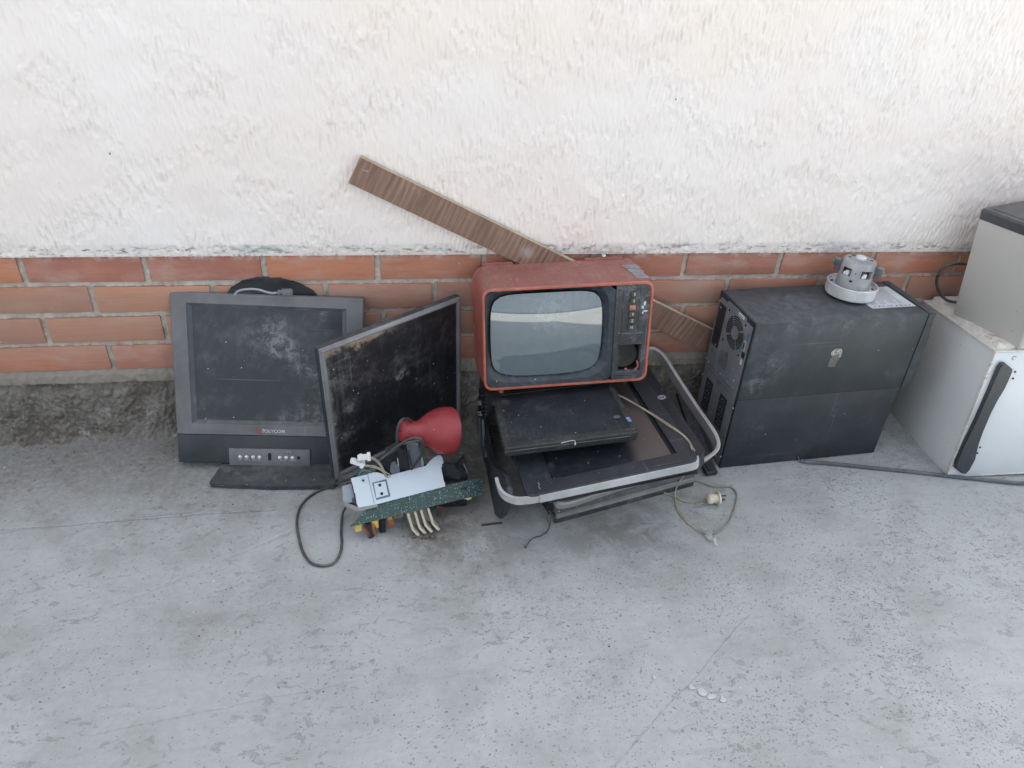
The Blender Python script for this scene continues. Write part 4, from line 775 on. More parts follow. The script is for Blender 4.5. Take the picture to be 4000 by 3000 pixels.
# ================================================================ power supply plate, circuit board, plastic scrap
zq = lambda x, y, z: PZ(1300+x/3.403, 1700+y/3.403, z)
Bp = [zq(220, 1218, .050), zq(2000, 778, .046)]
pc = thing('circuit_board', 'green circuit board with heatsink and yellow capacitors hanging under its edge', 'circuit board', tuple((Bp[0]+Bp[1])/2-Vector((0, 0, .048))))
def pcb_mat():
    t = T('circuit_green'); n1 = t.noise(60, 5, 0.6); X, Y_, Z_ = t.xyz()
    v = t.n('ShaderNodeTexVoronoi', {'feature': 'F1', 'distance': 'CHEBYCHEV'}, Vector=t.obj, Scale=210.0); v2 = t.n('ShaderNodeTexVoronoi', {'feature': 'F1'}, Vector=t.obj, Scale=330.0)
    br_ = t.n('ShaderNodeTexBrick', None, Vector=t.mapv((1, 1, 1), rot=(0, 0, 0.25)), Scale=62.0, Mortar_Size=0.03); 
    col = t.mix(t.ramp(n1, 0.35, 0.65), (0.004, 0.024, 0.022), (0.008, 0.045, 0.038))
    col = t.mix(t.mth('MULTIPLY', br_.outputs['Fac'], 0.5), col, (0.02, 0.085, 0.072))
    pads = t.mth('MULTIPLY', t.ramp(v.outputs['Distance'], 0.30, 0.20), t.mth('GREATER_THAN', t.xyz(v.outputs['Color'])[0], 0.62))
    right_ = t.ramp(X, -0.10, 0.06); col = t.mix(t.mth('MULTIPLY', pads, t.mth('ADD', t.mth('MULTIPLY', right_, 0.55), 0.22)), col, (0.20, 0.30, 0.30))
    dots = t.mth('MULTIPLY', t.ramp(v2.outputs['Distance'], 0.22, 0.12), t.mth('GREATER_THAN', t.xyz(v2.outputs['Color'])[1], 0.55)); col = t.mix(t.mth('MULTIPLY', dots, 0.55), col, (0.34, 0.40, 0.40))
    return t.out(col, 0.35, t.mx(pads, dots), 0.4, 0.001)
PCBM = pcb_mat()
crn = [zq(220, 1218, .050), zq(1998, 778, .046), zq(1968, 560, .066), zq(560, 880, .070)]
nb = (crn[1]-crn[0]).cross(crn[3]-crn[0]).normalized()
bm = B(); prism(bm, crn, nb*-0.0016); part('board', bm, PCBM, pc, world=True)
bm = B(); prism(bm, [crn[0]-nb*0.0003+Vector((0, -0.0004, 0)), crn[1]-nb*0.0003+Vector((0, -0.0004, 0)), crn[1]-nb*0.0012+Vector((0, -0.0004, 0)), crn[0]-nb*0.0012+Vector((0, -0.0004, 0))], (0, 0.0006, 0)); part('board_edge', bm, plain('edge_green', (0.06, 0.22, 0.12), 0.5), pc, world=True)
bm = B(); rs = random.Random(5)
for k in range(170):
    u_ = rs.random(); v_ = rs.random()**1.2*0.9; p = crn[0].lerp(crn[1], u_).lerp(crn[3].lerp(crn[2], u_), v_)+nb*0.0006
    s_ = rs.uniform(0.0005, 0.0013); blob(bm, p, (s_, s_, s_*(2.2 if rs.random() < 0.25 else 1)), 0.1)
part('solder_joints', bm, plain('solder', (0.55, 0.60, 0.62), 0.3, 0.8), pc, world=True)['kind'] = 'stuff'
YEL = plain('capacitor_yellow', (0.60, 0.42, 0.11), 0.45, var=0.15); 
def hang(px0, px1, y0, y1, depth, m, name, bev=0.0015):
    """a block under the front edge of the board: its front face spans the given pixels"""
    z1 = .047-(px0-220)/1780*.004; a = zq(px0, y0, z1); b = zq(px1, y0-(px1-px0)*0.247, z1); ya = a.y
    h_ = a.z-PY(1300+px0/3.403, 1700+y1/3.403, ya).z
    bm = B(); d_ = (b-a).normalized(); n_ = Vector((-d_.y, d_.x, 0)); q = [a, b, b-Vector((0, 0, h_)), a-Vector((0, 0, h_))]
    prism(bm, [p+n_*0.001 for p in q], n_*depth, bev); return part(name, bm, m, pc, world=True)
hang(298, 385, 1205, 1300, 0.016, YEL, 'capacitor'); hang(518, 608, 1150, 1262, 0.016, YEL, 'capacitor'); hang(732, 792, 1095, 1172, 0.012, YEL, 'capacitor'); hang(812, 942, 1078, 1128, 0.016, plain('transformer_brown', (0.16, 0.115, 0.09), 0.6), 'transformer')
hang(625, 705, 1135, 1325, 0.020, BLACK, 'electrolytic_capacitor', 0.004)
COP = plain('copper_winding', (0.30, 0.12, 0.06), 0.4, 0.5, var=0.3)
for px, n_t in ((425, 10), (520, 9)):
    bm = B(); 
    for k in range(n_t):
        f = k/n_t; a = zq(px+f*45, 1190+f*165-(px-425)*0.25, .040-f*.026); ring_ = [a+Vector((math.cos(q_)*.0050, 0.004+math.sin(q_)*.0050, -math.cos(q_)*0.0015)) for q_ in [2*math.pi*j/10 for j in range(11)]]; tube(bm, ring_, 0.00085, 5, 2)
    part('winding', bm, COP, pc, world=True)
bm = B(); a = zq(730, 1150, .045); prism(bm, [a, a+Vector((.014, .002, 0)), a+Vector((.016, .002, -.018)), a+Vector((.002, 0, -.024))], (0, .006, 0), .001); part('copper_foil', bm, COP, pc, world=True)
bm = B(); a = zq(455, 1215, .036); cyl(bm, a+Vector((0, .006, .004)), a+Vector((.008, .004, -.034)), .0095, .0085, 16); part('choke_core', bm, DARK, pc, world=True)
HSM = dusty('heatsink_alloy', (0.42, 0.39, 0.31), 0.5, 0.2, dcol=(0.25, 0.21, 0.16), metallic=0.3, specks=0.3, top=0.1)
f0, f1 = zq(985, 1050, .046), zq(1300, 965, .046); hd = Vector((-(f1-f0).normalized().y, (f1-f0).normalized().x, 0))
hk = B(); bot = [zq(1120, 1348, 0.004), zq(1392, 1275, 0.004)]
for i, (xt, yt, xm_, ym_, xb, yb) in enumerate(((985, 1052, 1050, 1262, 1128, 1345), (1078, 1028, 1142, 1240, 1218, 1320), (1158, 1005, 1222, 1208, 1302, 1300), (1255, 980, 1320, 1188, 1398, 1272))):
    P0, P1, P2 = zq(xt, yt, .046), zq(xm_, ym_, .021), zq(xb, yb, .005)
    bm = B(); w_ = Vector((.0054, .0008, 0)); loft(bm, [[P0, P0+w_, P0+w_+hd*.028, P0+hd*.028], [P1, P1+w_, P1+w_+hd*.028, P1+hd*.028], [P2, P2+w_*1.0+Vector((0, 0, .004)), P2+w_+hd*.028+Vector((0, 0, .004)), P2+hd*.028]], True, True); part('heatsink_fin', bm, HSM, pc, world=True)
bm = B(); prism(bm, [zq(1000, 1070, .045)+hd*.028, zq(1290, 990, .045)+hd*.028, zq(1400, 1230, .003)+hd*.028, zq(1110, 1310, .003)+hd*.028], hd*.003); part('heatsink_back', bm, HSM, pc, world=True)
bm = B(); a = zq(1800, 828, .040); blob(bm, a, (.008, .006, .005), .35, 2); blob(bm, a+Vector((-.008, 0, -.001)), (.004, .004, .004)); part('yellow_connector', bm, plain('pale_yellow', (0.60, 0.55, 0.22), 0.5), pc, world=True)
bm = B(); 
for k in range(14): blob(bm, zq(940+rs.uniform(0, 420), 1330+rs.uniform(0, 30), .004), [rs.uniform(.002, .006)]*3, .4)
d0 = part('crumbled_dirt', bm, dusty('dry_dirt', (0.085, 0.065, 0.045), 0.9, 0.4, specks=0), None); tag(d0, 'little heap of brown crumbled dirt under the heatsink', 'dirt'); d0['kind'] = 'stuff'
bm = B(); tube(bm, [zq(1380, 950, .012), zq(1420, 955, .010), zq(1480, 972, .004)], 0.0018, 6); rw = thing('red_wire', 'short red wire end on the ground behind the heatsink', 'wire', tuple(zq(1430, 960, 0))); part('strand', bm, plain('red_flex', (0.45, 0.06, 0.05), 0.5), rw, world=True)
# sheet metal bracket
WHT = dusty('bluish_white_steel', (0.50, 0.57, 0.61), 0.38, 0.14, dcol=(0.45, 0.46, 0.45), top=0.05, specks=0.0, scratch=0.15, var=0.04)
mb = thing('metal_bracket', 'pale blue-white sheet steel bracket lying on the green circuit board', 'bracket', tuple(zq(340, 960, .0)))
q0 = zq(345, 962, .072); q1 = zq(1490, 680, .068); q3 = PY(1300+240/3.403, 1700+572/3.403, q0.y+0.050)
ex = (q1-q0).normalized(); ny = ex.cross(q3-q0).normalized(); ny = -ny if ny.y > 0 else ny
qb = lambda x, y, h=0.0: PP(1300+x/3.403, 1700+y/3.403, q0+ny*h, ny)
plate = [(240, 572), (455, 522), (460, 518), (520, 496), (590, 493), (650, 510), (715, 543), (1235, 408), (1275, 360), (1330, 305), (1390, 270), (1425, 266), (1455, 290), (1475, 385), (1470, 410), (1440, 424), (1478, 622), (1488, 625), (1495, 680), (600, 915), (345, 962), (318, 912), (298, 770), (288, 768), (270, 680)]
bm = B(); prism(bm, [qb(*p) for p in plate], ny*-0.0012); 
mp_ = part('front_plate', bm, WHT, mb, world=True)
bm = B(); a = [qb(595, 912), qb(1495, 678)]; prism(bm, [a[0], a[1], a[1]-ny*.030+Vector((0, .004, -.001)), a[0]-ny*.030+Vector((0, .004, -.001))], (0, 0, -.0010)); part('bottom_flange', bm, WHT, mb, world=True)
bm = B(); prism(bm, [qb(525, 632, .0008), qb(712, 582, .0008), qb(768, 812, .0008), qb(578, 862, .0008)], ny*-0.0006); sf = part('switch_shadow', bm, plain('shadow_line', (0.10, 0.13, 0.17), 0.6), mb, world=True)  # dark quad painting the shadow line around the switch plate
bm = B(); prism(bm, [qb(545, 640, .0020), qb(700, 612, .0020), qb(738, 792, .0020), qb(580, 835, .0020)], ny*-0.0014, 0.0004); part('switch_plate', bm, WHT, mb, world=True)
for x, y, r_ in ((625, 663, .0042), (651, 777, .0042), (403, 602, .0030)):
    bm = B(); p = qb(x, y, 0.0024); cyl(bm, p, p+ny*.0005, r_*0.85, seg=16); part('screw_hole', bm, HOLE, mb, world=True)
bm = B(); p = qb(403, 602, .0001); cyl(bm, p, p+ny*.0014, .0062, .0050, 24); part('rivet_boss', bm, WHT, mb, world=True)
bm = B(); prism(bm, [qb(458, 520, .0007), qb(466, 518, .0007), qb(556, 905, .0007), qb(548, 906, .0007)], ny*-0.0005); part('bend_line', bm, plain('bend_grey', (0.22, 0.27, 0.31), 0.5), mb, world=True)
bm = B(); prism(bm, [qb(125, 680, -.012), qb(245, 640, -.012), qb(300, 870, -.012), qb(290, 890, -.012), qb(160, 900, -.012), qb(135, 860, -.012)], ny*-0.0012); part('side_tab', bm, dusty('tab_grey', (0.27, 0.31, 0.35), 0.45, 0.1, specks=0), mb, world=True)
bm = B(); prism(bm, [qb(265, 840, -.004), qb(300, 800, -.004), qb(325, 925, -.004), qb(270, 895, -.004)], ny*-0.012); part('black_block', bm, BLACK, mb, world=True)
bm = B(); pth = [qb(150, 905, -.008), qb(200, 935, -.006), qb(340, 985, -.001), qb(590, 925, -.001)]; sweep(bm, pth, [(0.006, .0012), (-.006, .0012), (-.006, -.0012), (.006, -.0012)]); part('lower_strip', bm, dusty('strip_grey', (0.24, 0.25, 0.25), 0.5, 0.3), mb, world=True)
# connector leads
wc = thing('connector_lead', 'two white plug connectors on grey wires above the steel bracket', 'connector', tuple(qb(420, 340, .0)))
Zc = lambda x, y, yy: PY(1300+x/3.403, 1700+y/3.403, yy)
yy = -0.375; WH2 = plain('connector_white', (0.66, 0.67, 0.66), 0.45, var=0.06)
for (ax_, ay_), (bx_, by_), w_ in (((330, 300), (470, 285), 19), ((240, 335), (385, 382), 22)):
    a = Zc(ax_, ay_, yy); b = Zc(bx_, by_, yy); d_ = (b-a).normalized(); s_ = Vector((0, 1, 0)).cross(d_).normalized()
    bm = B(); sweep(bm, [a, b], [(0.006, 0.0036), (-0.006, 0.0036), (-0.006, -0.0036), (0.006, -0.0036)]); sweep(bm, [a+d_*.004, a+d_*.010], [(0.0065, 0.0052), (-0.0065, 0.0052), (-0.0065, 0.0036), (0.0065, 0.0036)]); cb = part('connector', bm, WH2, wc, world=True)
    bm = B(); sweep(bm, [b-d_*.002, b+d_*.005], [(0.0075, 0.0066), (-0.0075, 0.0066), (-0.0075, -0.0066), (0.0075, -0.0066)]); cyl(bm, b+d_*.002+Vector((0, -.0082, .002)), b+d_*.002+Vector((0, -.0076, .002)), .0016); part('connector_tab', bm, WH2, wc, world=True)
GW = plain('beige_wire', (0.30, 0.28, 0.22), 0.5, var=0.2)
for P_ in ([(480, 295), (540, 300), (600, 345), (645, 400), (680, 470), (705, 525), (730, 560)], [(480, 305), (535, 318), (590, 360), (635, 415), (668, 475), (690, 530), (712, 560)], [(395, 395), (480, 400), (570, 415), (640, 450), (700, 490), (755, 525), (760, 560)], [(395, 403), (470, 415), (560, 432), (630, 462), (680, 500), (720, 540), (735, 570)]):
    bm = B(); n_p = len(P_); tube(bm, [Zc(x, y, yy+0.012*i/n_p) for i, (x, y) in enumerate(P_)], 0.0014, 6); part('wire', bm, GW, wc, world=True)
bm = B(); tube(bm, [Zc(340, 535, -.35), Zc(370, 490, -.35), Zc(430, 465, -.35), Zc(490, 480, -.35), Zc(520, 500, -.35)], .0022, 8); part('green_wire', bm, plain('green_flex', (0.05, 0.16, 0.16), 0.5), wc, world=True)
# broken plastic scrap between monitor and bracket
bs = thing('broken_plastic_casing', 'heap of broken black and slate plastic between lamp shade and steel bracket', 'plastic scrap', (0.80, -0.33, 0.0))
SL = dusty('slate_scrap', (0.070, 0.085, 0.108), 0.5, 0.2, scratch=0.3)
def slab(pts, yv, m, name, th=0.012, bev=0.001):
    bm = B(); prism(bm, [Zc(x, y, yv) for x, y in pts], (0, th, 0), bev); return part(name, bm, m, bs, world=True)
slab([(970, 98), (1010, 95), (1025, 135), (1130, 140), (1180, 300), (1210, 400), (1205, 420), (1030, 455), (1010, 300)], -0.335, SL, 'channel_piece')
slab([(1000, 205), (1012, 203), (1055, 420), (1040, 425)], -0.3370, HOLE, 'slot', 0.001, 0); slab([(1010, 140), (1018, 138), (1070, 400), (1058, 404)], -0.3380, SL, 'ridge', 0.002, 0)
slab([(1165, 290), (1190, 300), (1212, 395), (1180, 410)], -0.3400, plain('light_slate', (0.20, 0.24, 0.28), 0.5), 'light_tab', 0.003, 0)
slab([(765, 420), (780, 375), (830, 358), (845, 400), (880, 405), (893, 500), (780, 520), (760, 480)], -0.345, dusty('tab_slate', (0.11, 0.125, 0.14), 0.5, 0.2), 'slate_tab', .004)
slab([(855, 310), (868, 312), (880, 405), (866, 408)], -0.346, plain('pin_pale', (0.36, 0.36, 0.32), 0.5), 'upright_pin', .002, 0)
slab([(760, 300), (850, 190), (985, 160), (1000, 300), (1030, 470), (1000, 600), (560, 640), (600, 470)], -0.318, BLACK, 'black_bulk', .035, .003)
slab([(850, 205), (915, 175), (945, 260), (870, 268)], -0.322, DARK, 'step_piece', .01)
slab([(700, 240), (860, 150), (905, 185), (760, 270)], -0.325, DARK, 'top_arm', .02)
slab([(1455, 430), (1500, 385), (1640, 410), (1760, 470), (1800, 560), (1640, 610), (1500, 640), (1480, 560)], -0.31, BLACK, 'crumpled_sheet', .012, .001)
slab([(1500, 400), (1620, 420), (1700, 500), (1690, 600), (1560, 560), (1510, 480)], -0.318, DARK, 'crumpled_fold', .006, .001)
slab([(1640, 400), (1745, 280), (1770, 350), (1800, 500), (1790, 520), (1700, 470)], -0.305, BLACK, 'sharp_shard', .008)
slab([(1735, 385), (1748, 380), (1802, 505), (1785, 510)], -0.308, plain('shard_edge', (0.16, 0.17, 0.18), 0.5), 'shard_edge', .002, 0)
bm = B(); box(bm, 0.690, 0.90, -0.318, -0.262, 0.002, 0.030, 0.004); part('base_piece', bm, BLACK, bs, world=True)
bm = B(); box(bm, 0.76, 0.98, -0.345, -0.27, 0.002, 0.060, 0.006); part('lower_piece', bm, BLACK, bs, world=True)
bm = B(); box(bm, 0.87, 0.985, -0.30, -0.245, 0.03, 0.062, 0.004); part('under_lamp_piece', bm, BLACK, bs, world=True)
# black cable
pw = thing('power_cable', 'black cable looping out on the concrete in front of the monitors', 'cable', (0.65, -0.45, 0))
z2 = lambda x, y, z=0.004: PZ(1150+x/1.508, 1150+y/1.508, z)
y2 = lambda x, y, v: PY(1150+x/1.508, 1150+y/1.508, v)
P_ = [z2(300, 1258, .030), z2(285, 1290, .010), z2(277, 1340), z2(275, 1410), z2(280, 1460), z2(268, 1530), z2(232, 1582), z2(168, 1600), (z2(100, 1582)), z2(52, 1520), z2(28, 1440), z2(15, 1360), z2(20, 1300), z2(40, 1245), z2(90, 1190), z2(160, 1150), z2(230, 1120, .008), z2(320, 1090, .02), z2(400, 1045, .05)]+[y2(470, 1000, -.36), y2(560, 932, -.36), y2(640, 872, -.362), y2(700, 847, -.364), y2(745, 855, -.366), y2(763, 900, -.365), y2(745, 950, -.36), y2(720, 990, -.355), y2(690, 1030, -.35)]
bm = B(); tube(bm, P_, 0.0031, 8); part('cord', bm, CABLE, pw, world=True)
pw2 = thing('hooked_cable', 'dark cord hooked round the neck of the red lamp shade', 'cord', tuple(y2(620, 800, -.3)))
bm = B(); tube(bm, [y2(607, 890, -.345), y2(604, 830, -.345), y2(612, 775, -.34), y2(635, 738, -.33), y2(665, 735, -.31), y2(690, 745, -.29)], 0.0034, 8); tube(bm, [y2(640, 880, -.35), y2(690, 870, -.352), y2(735, 862, -.35), y2(760, 880, -.345)], .003, 8); part('cord', bm, CABLE, pw2, world=True)
# ================================================================ uninterruptible power supply box
L6, R6 = (1.6713, -0.255, 0.0), (-1.74, -0.42, 3.17)
up = thing('power_supply_box', 'big dark metal power supply box with fan grille and vacuum motor on top', 'power supply', L6, R6)
UB = dusty('powder_coated_black', (0.026, 0.031, 0.034), 0.5, 0.30, dcol=(0.125, 0.132, 0.138), sc=0.9, top=0.42, specks=0.25, scratch=0.10, streak=0.1, bump=0.15,
           blobs=[((0.05, 0, 0.30), 0.10, 0.35), ((0.03, 0, 0.40), 0.07, 0.4), ((0.10, 0, 0.428), 0.05, 1.0), ((0.17, 0, 0.430), 0.05, 1.0), ((0.25, 0, 0.430), 0.06, 1.0), ((0.33, 0, 0.430), 0.05, 0.9), ((0.41, 0, 0.430), 0.06, 0.9), ((0.08, 0, 0.33), 0.06, 0.9), ((0.035, 0, 0.26), 0.06, 0.8), ((0.43, 0, 0.26), 0.05, 0.7), ((0.15, 0.1, 0.4384), 0.12, 0.5), ((0.36, 0, 0.12), 0.04, 0.6), ((0.44, 0, 0.10), 0.08, 0.3), ((0.05, 0, 0.06), 0.06, 0.3)])
UB2 = dusty('lower_cover_black', (0.016, 0.020, 0.025), 0.5, 0.2, dcol=(0.09, 0.098, 0.108), top=0.2, specks=0.6, scratch=0.12, bump=0.15, blobs=[((0.08, 0, .13), 0.06, 0.4), ((0.30, 0, 0.17), 0.03, .6), ((0.42, 0, 0.12), 0.06, 0.35)])
bm = B(); box(bm, 0.004, 0.4755, 0, 0.191, 0.219, 0.4384, 0.0015); part('upper_cover', bm, UB, up)
bm = B(); box(bm, 0.004, 0.4735, 0.001, 0.190, 0.0, 0.2182, 0.0015); part('lower_cover', bm, UB2, up)
bm = B(); loft(bm, [at_y([(0.4768, 0.2185), (0.492, 0.2185), (0.496, 0.236), (0.4990, 0.238), (0.503, 0.37), (0.496, 0.39), (0.4965, 0.4395), (0.4768, 0.4395)], y) for y in (-0.001, 0.192)], True, True); bmesh.ops.bevel(bm, geom=[e for e in bm.edges], offset=0.001, segments=2, affect='EDGES'); part('front_bezel', bm, UB, up)
UP = dusty('rear_steel_grey', (0.150, 0.158, 0.168), 0.5, 0.14, dcol=(0.2, 0.2, 0.2), specks=0.4, scratch=0.25)
bm = B(); loft(bm, [at_x(rr(-.0, 0.191, 0.0, 0.437, 0.001, 2), 0.0035), at_x(rr(-.0, 0.191, 0.0, 0.437, 0.001, 2), 0.0015)], True, True); part('rear_rim', bm, UB2, up)
bm = B(); rp = [(0.010, 0.004), (0.188, 0.004), (0.188, 0.415), (0.178, 0.415), (0.178, 0.424), (0.150, 0.424), (0.148, 0.430), (0.0, 0.430)]
rp = [(0.009, 0.004), (0.187, 0.004), (0.187, 0.412), (0.176, 0.424), (0.145, 0.424), (0.140, 0.432), (0.045, 0.432), (0.042, 0.424), (0.009, 0.424)]
prism(bm, [(0.0012, y, z) for y, z in rp], (-0.0016, 0, 0)); rpp = part('rear_panel', bm, UP, up)
def rface(pts, m, name, x=-0.0006, th=0.0005): 
    bm = B(); prism(bm, [(x, y, z) for y, z in pts], (-th, 0, 0)); return part(name, bm, m, rpp)
def rbox(y0, y1, z0, z1, m, name, x=-0.0006, th=0.0005): return rface([(y0, z0), (y1, z0), (y1, z1), (y0, z1)], m, name, x, th)
rbox(0.143, 0.180, 0.289, 0.410, BLACK, 'slot_cover'); 
bm = B(); cy_, cz_ = 0.0795, 0.3725
for k in range(5):
    r0 = 0.0190+k*0.0052; r1 = r0+0.0031
    for s4 in range(4):
        a0 = 58+s4*90+4; a1 = a0+90-8; n_s = 14
        pi_ = [(cy_+r0*math.cos(rad(a0+(a1-a0)*j/n_s)), cz_+r0*math.sin(rad(a0+(a1-a0)*j/n_s))) for j in range(n_s+1)]; po = [(cy_+r1*math.cos(rad(a0+(a1-a0)*j/n_s)), cz_+r1*math.sin(rad(a0+(a1-a0)*j/n_s))) for j in range(n_s+1)]
        A = [bm.verts.new((-0.0012, y, z)) for y, z in pi_]; Bq = [bm.verts.new((-0.0012, y, z)) for y, z in po]
        for j in range(n_s): bm.faces.new((A[j], A[j+1], Bq[j+1], Bq[j]))
part('fan_grille', bm, HOLE, rpp)
for y0, z0 in ((0.142, 0.143), (0.0585, 0.1455)):
    sk = rbox(y0-0.0185, y0+0.0185, z0-0.050, z0+0.048, BLACK, 'outlet_block', -0.0006, 0.0008)
    for k in range(4):
        zc = z0-0.036+k*0.024
        bm = B()
        for dy, dz, wy, wz in ((-.007, 0, .0028, .006), (.007, 0, .0028, .006), (0, .004, .0025, .003)): box(bm, -0.0022, -0.0014, y0+dy-wy/2, y0+dy+wy/2, zc+dz-wz/2, zc+dz+wz/2)
        prism(bm, [(-0.0016, y0-.014, zc-.0105), (-0.0016, y0+.014, zc-.0105), (-0.0016, y0+.014, zc-.0098), (-0.0016, y0-.014, zc-.0098)], (-.0006, 0, 0))
        part('power_outlet', bm, UP, sk)
for y, z in ((0.127, 0.4116), (0.0396, 0.4147), (0.1266, 0.3266), (0.0403, 0.3298)):
    bm = B(); cyl(bm, (-0.0005, y, z), (-0.0012, y, z), 0.0032, seg=14); part('screw_hole', bm, HOLE, rpp)
for y, z in ((0.1716, 0.2328), (0.1017, 0.2369), (0.0335, 0.2596), (0.0313, 0.2391), (0.1890, 0.1825), (0.1890, 0.234), (0.0066, 0.1924), (0.1002, 0.1158), (0.0074, 0.0348), (0.170, 0.398), (0.157, 0.295), (0.18, 0.04), (0.03, 0.02)):
    bm = B(); lathe(bm, [(0.0032, -0.0006), (0.0030, 0.0006), (0.0018, 0.0016), (0.0002, 0.0018)], Matrix.Translation((-0.0004, y, z)) @ Matrix.Rotation(rad(-90), 4, 'Y'), 12); part('screw', bm, STEEL, rpp)
rbox(0.052, 0.080, 0.4225, 0.4305, plain('white_label', (0.52, 0.54, 0.55), 0.6), 'white_label', -0.0008); rbox(0.056, 0.076, 0.4255, 0.4270, UB2, 'label_print', -0.0014, 0.0002)
for k in range(6): rbox(0.0150, 0.0195, 0.386+k*0.0030, 0.3880+k*0.0030, plain('dip_blue', (0.03, 0.13, 0.30), 0.5), 'blue_switch', -0.0006, 0.0014)
rbox(0.018, 0.028, 0.352, 0.380, plain('serial_steel', (0.42, 0.42, 0.40), 0.4, 0.6), 'serial_port', -0.0006, 0.003); rbox(0.0205, 0.0255, 0.357, 0.375, HOLE, 'serial_slot', -0.0038, 0.0003)
rbox(0.013, 0.027, 0.334, 0.350, HOLE, 'jack_port', -0.0006, 0.0006); rbox(0.017, 0.026, 0.314, 0.328, plain('small_label', (0.42, 0.43, 0.45), 0.6), 'small_label', -0.0006)
def tri(y, z, s): 
    bm = B(); o3 = [(y-s, z-s*.6), (y+s, z-s*.6), (y, z+s)]; i3 = [(y-s*.62, z-s*.38), (y+s*.62, z-s*.38), (y, z+s*.58)]
    A = [bm.verts.new((-0.0010, *p)) for p in o3]; Bq = [bm.verts.new((-0.0010, *p)) for p in i3]
    for j in range(3): bm.faces.new((A[j], A[(j+1) % 3], Bq[(j+1) % 3], Bq[j]))
    part('warning_triangle', bm, UB2, rpp)
tri(0.167, 0.273, 0.006); tri(0.092, 0.303, 0.007); tri(0.100, 0.212, 0.007)
bm = B()
for k in range(9):
    w_ = 0.048-0.016*((k*7) % 3)/3; box(bm, -0.0010, -0.0007, 0.085-w_/2+.02, 0.085+w_/2+.02, 0.2595+k*0.0048, 0.2605+k*0.0048)
for k in range(2): box(bm, -0.0010, -0.0007, 0.033, 0.165, 0.2305-k*0.012, 0.2310-k*0.012)
part('printed_text', bm, UB2, rpp); 
# side scrap of paper and the notice on top
bm = B(); sp2 = [(0.2287, 0.3448), (0.2385, 0.3548), (0.2557, 0.3535), (0.2600, 0.348), (0.261, 0.3318), (0.2560, 0.318), (0.2511, 0.3001), (0.2312, 0.3038), (0.2300, 0.318), (0.2350, 0.3300)]
prism(bm, [(x, -0.0004, z) for x, z in sp2], (0, -0.0006, 0))
def tear(t, col):
    n = t.noise(110, 7, 0.75); X, Y_, Z_ = t.xyz(); f = t.ramp(t.mth('ADD', n, t.mth('MULTIPLY', t.mth('SUBTRACT', 0.334, Z_), 5.0)), 0.42, 0.52)
    return t.mix(t.mth('MULTIPLY', f, 0.85), col, (0.05, 0.05, 0.05))
part('torn_label', bm, dusty('torn_silver_label', (0.36, 0.34, 0.31), 0.5, 0.2, specks=0, extra=tear), up)
bm = B(); zt6 = 0.4384
prism(bm, [(x, y, zt6+0.0002) for x, y in ((0.3415, 0.0795), (0.3440, 0.0460), (0.3480, 0.0432), (0.4700, 0.0432), (0.4690, 0.1598), (0.345, 0.1598))], (0, 0, 0.0004)); nt_ = part('notice_sheet', bm, dusty('notice_paper', (0.50, 0.52, 0.55), 0.55, 0.25, dcol=(0.36, 0.37, 0.38), top=0.1, specks=0), up)
bm = B(); rl = random.Random(9)
for k in range(15):
    x = 0.352+k*0.0065; y1_ = 0.154-rl.uniform(0, .006); y0_ = 0.064 if k % 4 else 0.085
    y = y0_
    while y < y1_:
        w_ = rl.uniform(.003, .010); box(bm, x, x+0.0022, y, min(y+w_, y1_), zt6+.0006, zt6+.0008); y += w_+rl.uniform(.0008, .0016)
part('printed_lines', bm, plain('print_grey', (0.22, 0.23, 0.25), 0.6), nt_)
bm = B()
for k in range(9):
    x = 0.355+k*0.0125; s_ = rl.uniform(.002, .0045); box(bm, x, x+s_, 0.049+rl.uniform(-.001, .002), 0.0535+rl.uniform(-.001, .003), zt6+.0006, zt6+.0008)
    if k in (3, 6): box(bm, x+.002, x+.0075, 0.0500, 0.0520, zt6+.0006, zt6+.0008)
part('printed_symbol', bm, plain('print_black', (0.05, 0.05, 0.05), 0.6), nt_)
# ================================================================ vacuum cleaner motor
MU = MATS[up.name] @ Matrix.Translation((0.3285, 0.1235, 0.4386)) @ Matrix.Rotation(rad(2.5), 4, 'Y') @ Matrix.Rotation(rad(-1.5), 4, 'X') @ Matrix.Translation((0, 0, 0.0012))
mo = thing('vacuum_motor', 'round grey metal vacuum cleaner motor standing on the dark box', 'motor', tuple(MU.translation), tuple(math.degrees(a) for a in MU.to_euler()))
AL = dusty('dull_aluminium', (0.60, 0.615, 0.615), 0.36, 0.2, dcol=(0.46, 0.44, 0.40), sc=1.6, top=0.2, metallic=0.12, specks=0, scratch=0.3)
bm = B(); lathe(bm, [(0.001, 0.0), (0.052, 0.0), (0.060, 0.003), (0.0625, 0.010), (0.0625, 0.031), (0.0635, 0.0325), (0.0625, 0.0340), (0.0605, 0.0335), (0.0595, 0.030), (0.0590, 0.0235), (0.046, 0.0250), (0.0435, 0.0275)], seg=64); part('impeller_cover', bm, AL, mo)
bm = B()
for k in range(9):
    a = rad(40*k+12); M = Matrix.Rotation(a, 4, 'Z'); box(bm, 0.0475, 0.0535, -0.006, 0.006, 0.0244, 0.0252, 0, M=M)
part('vent_slot', bm, HOLE, mo)
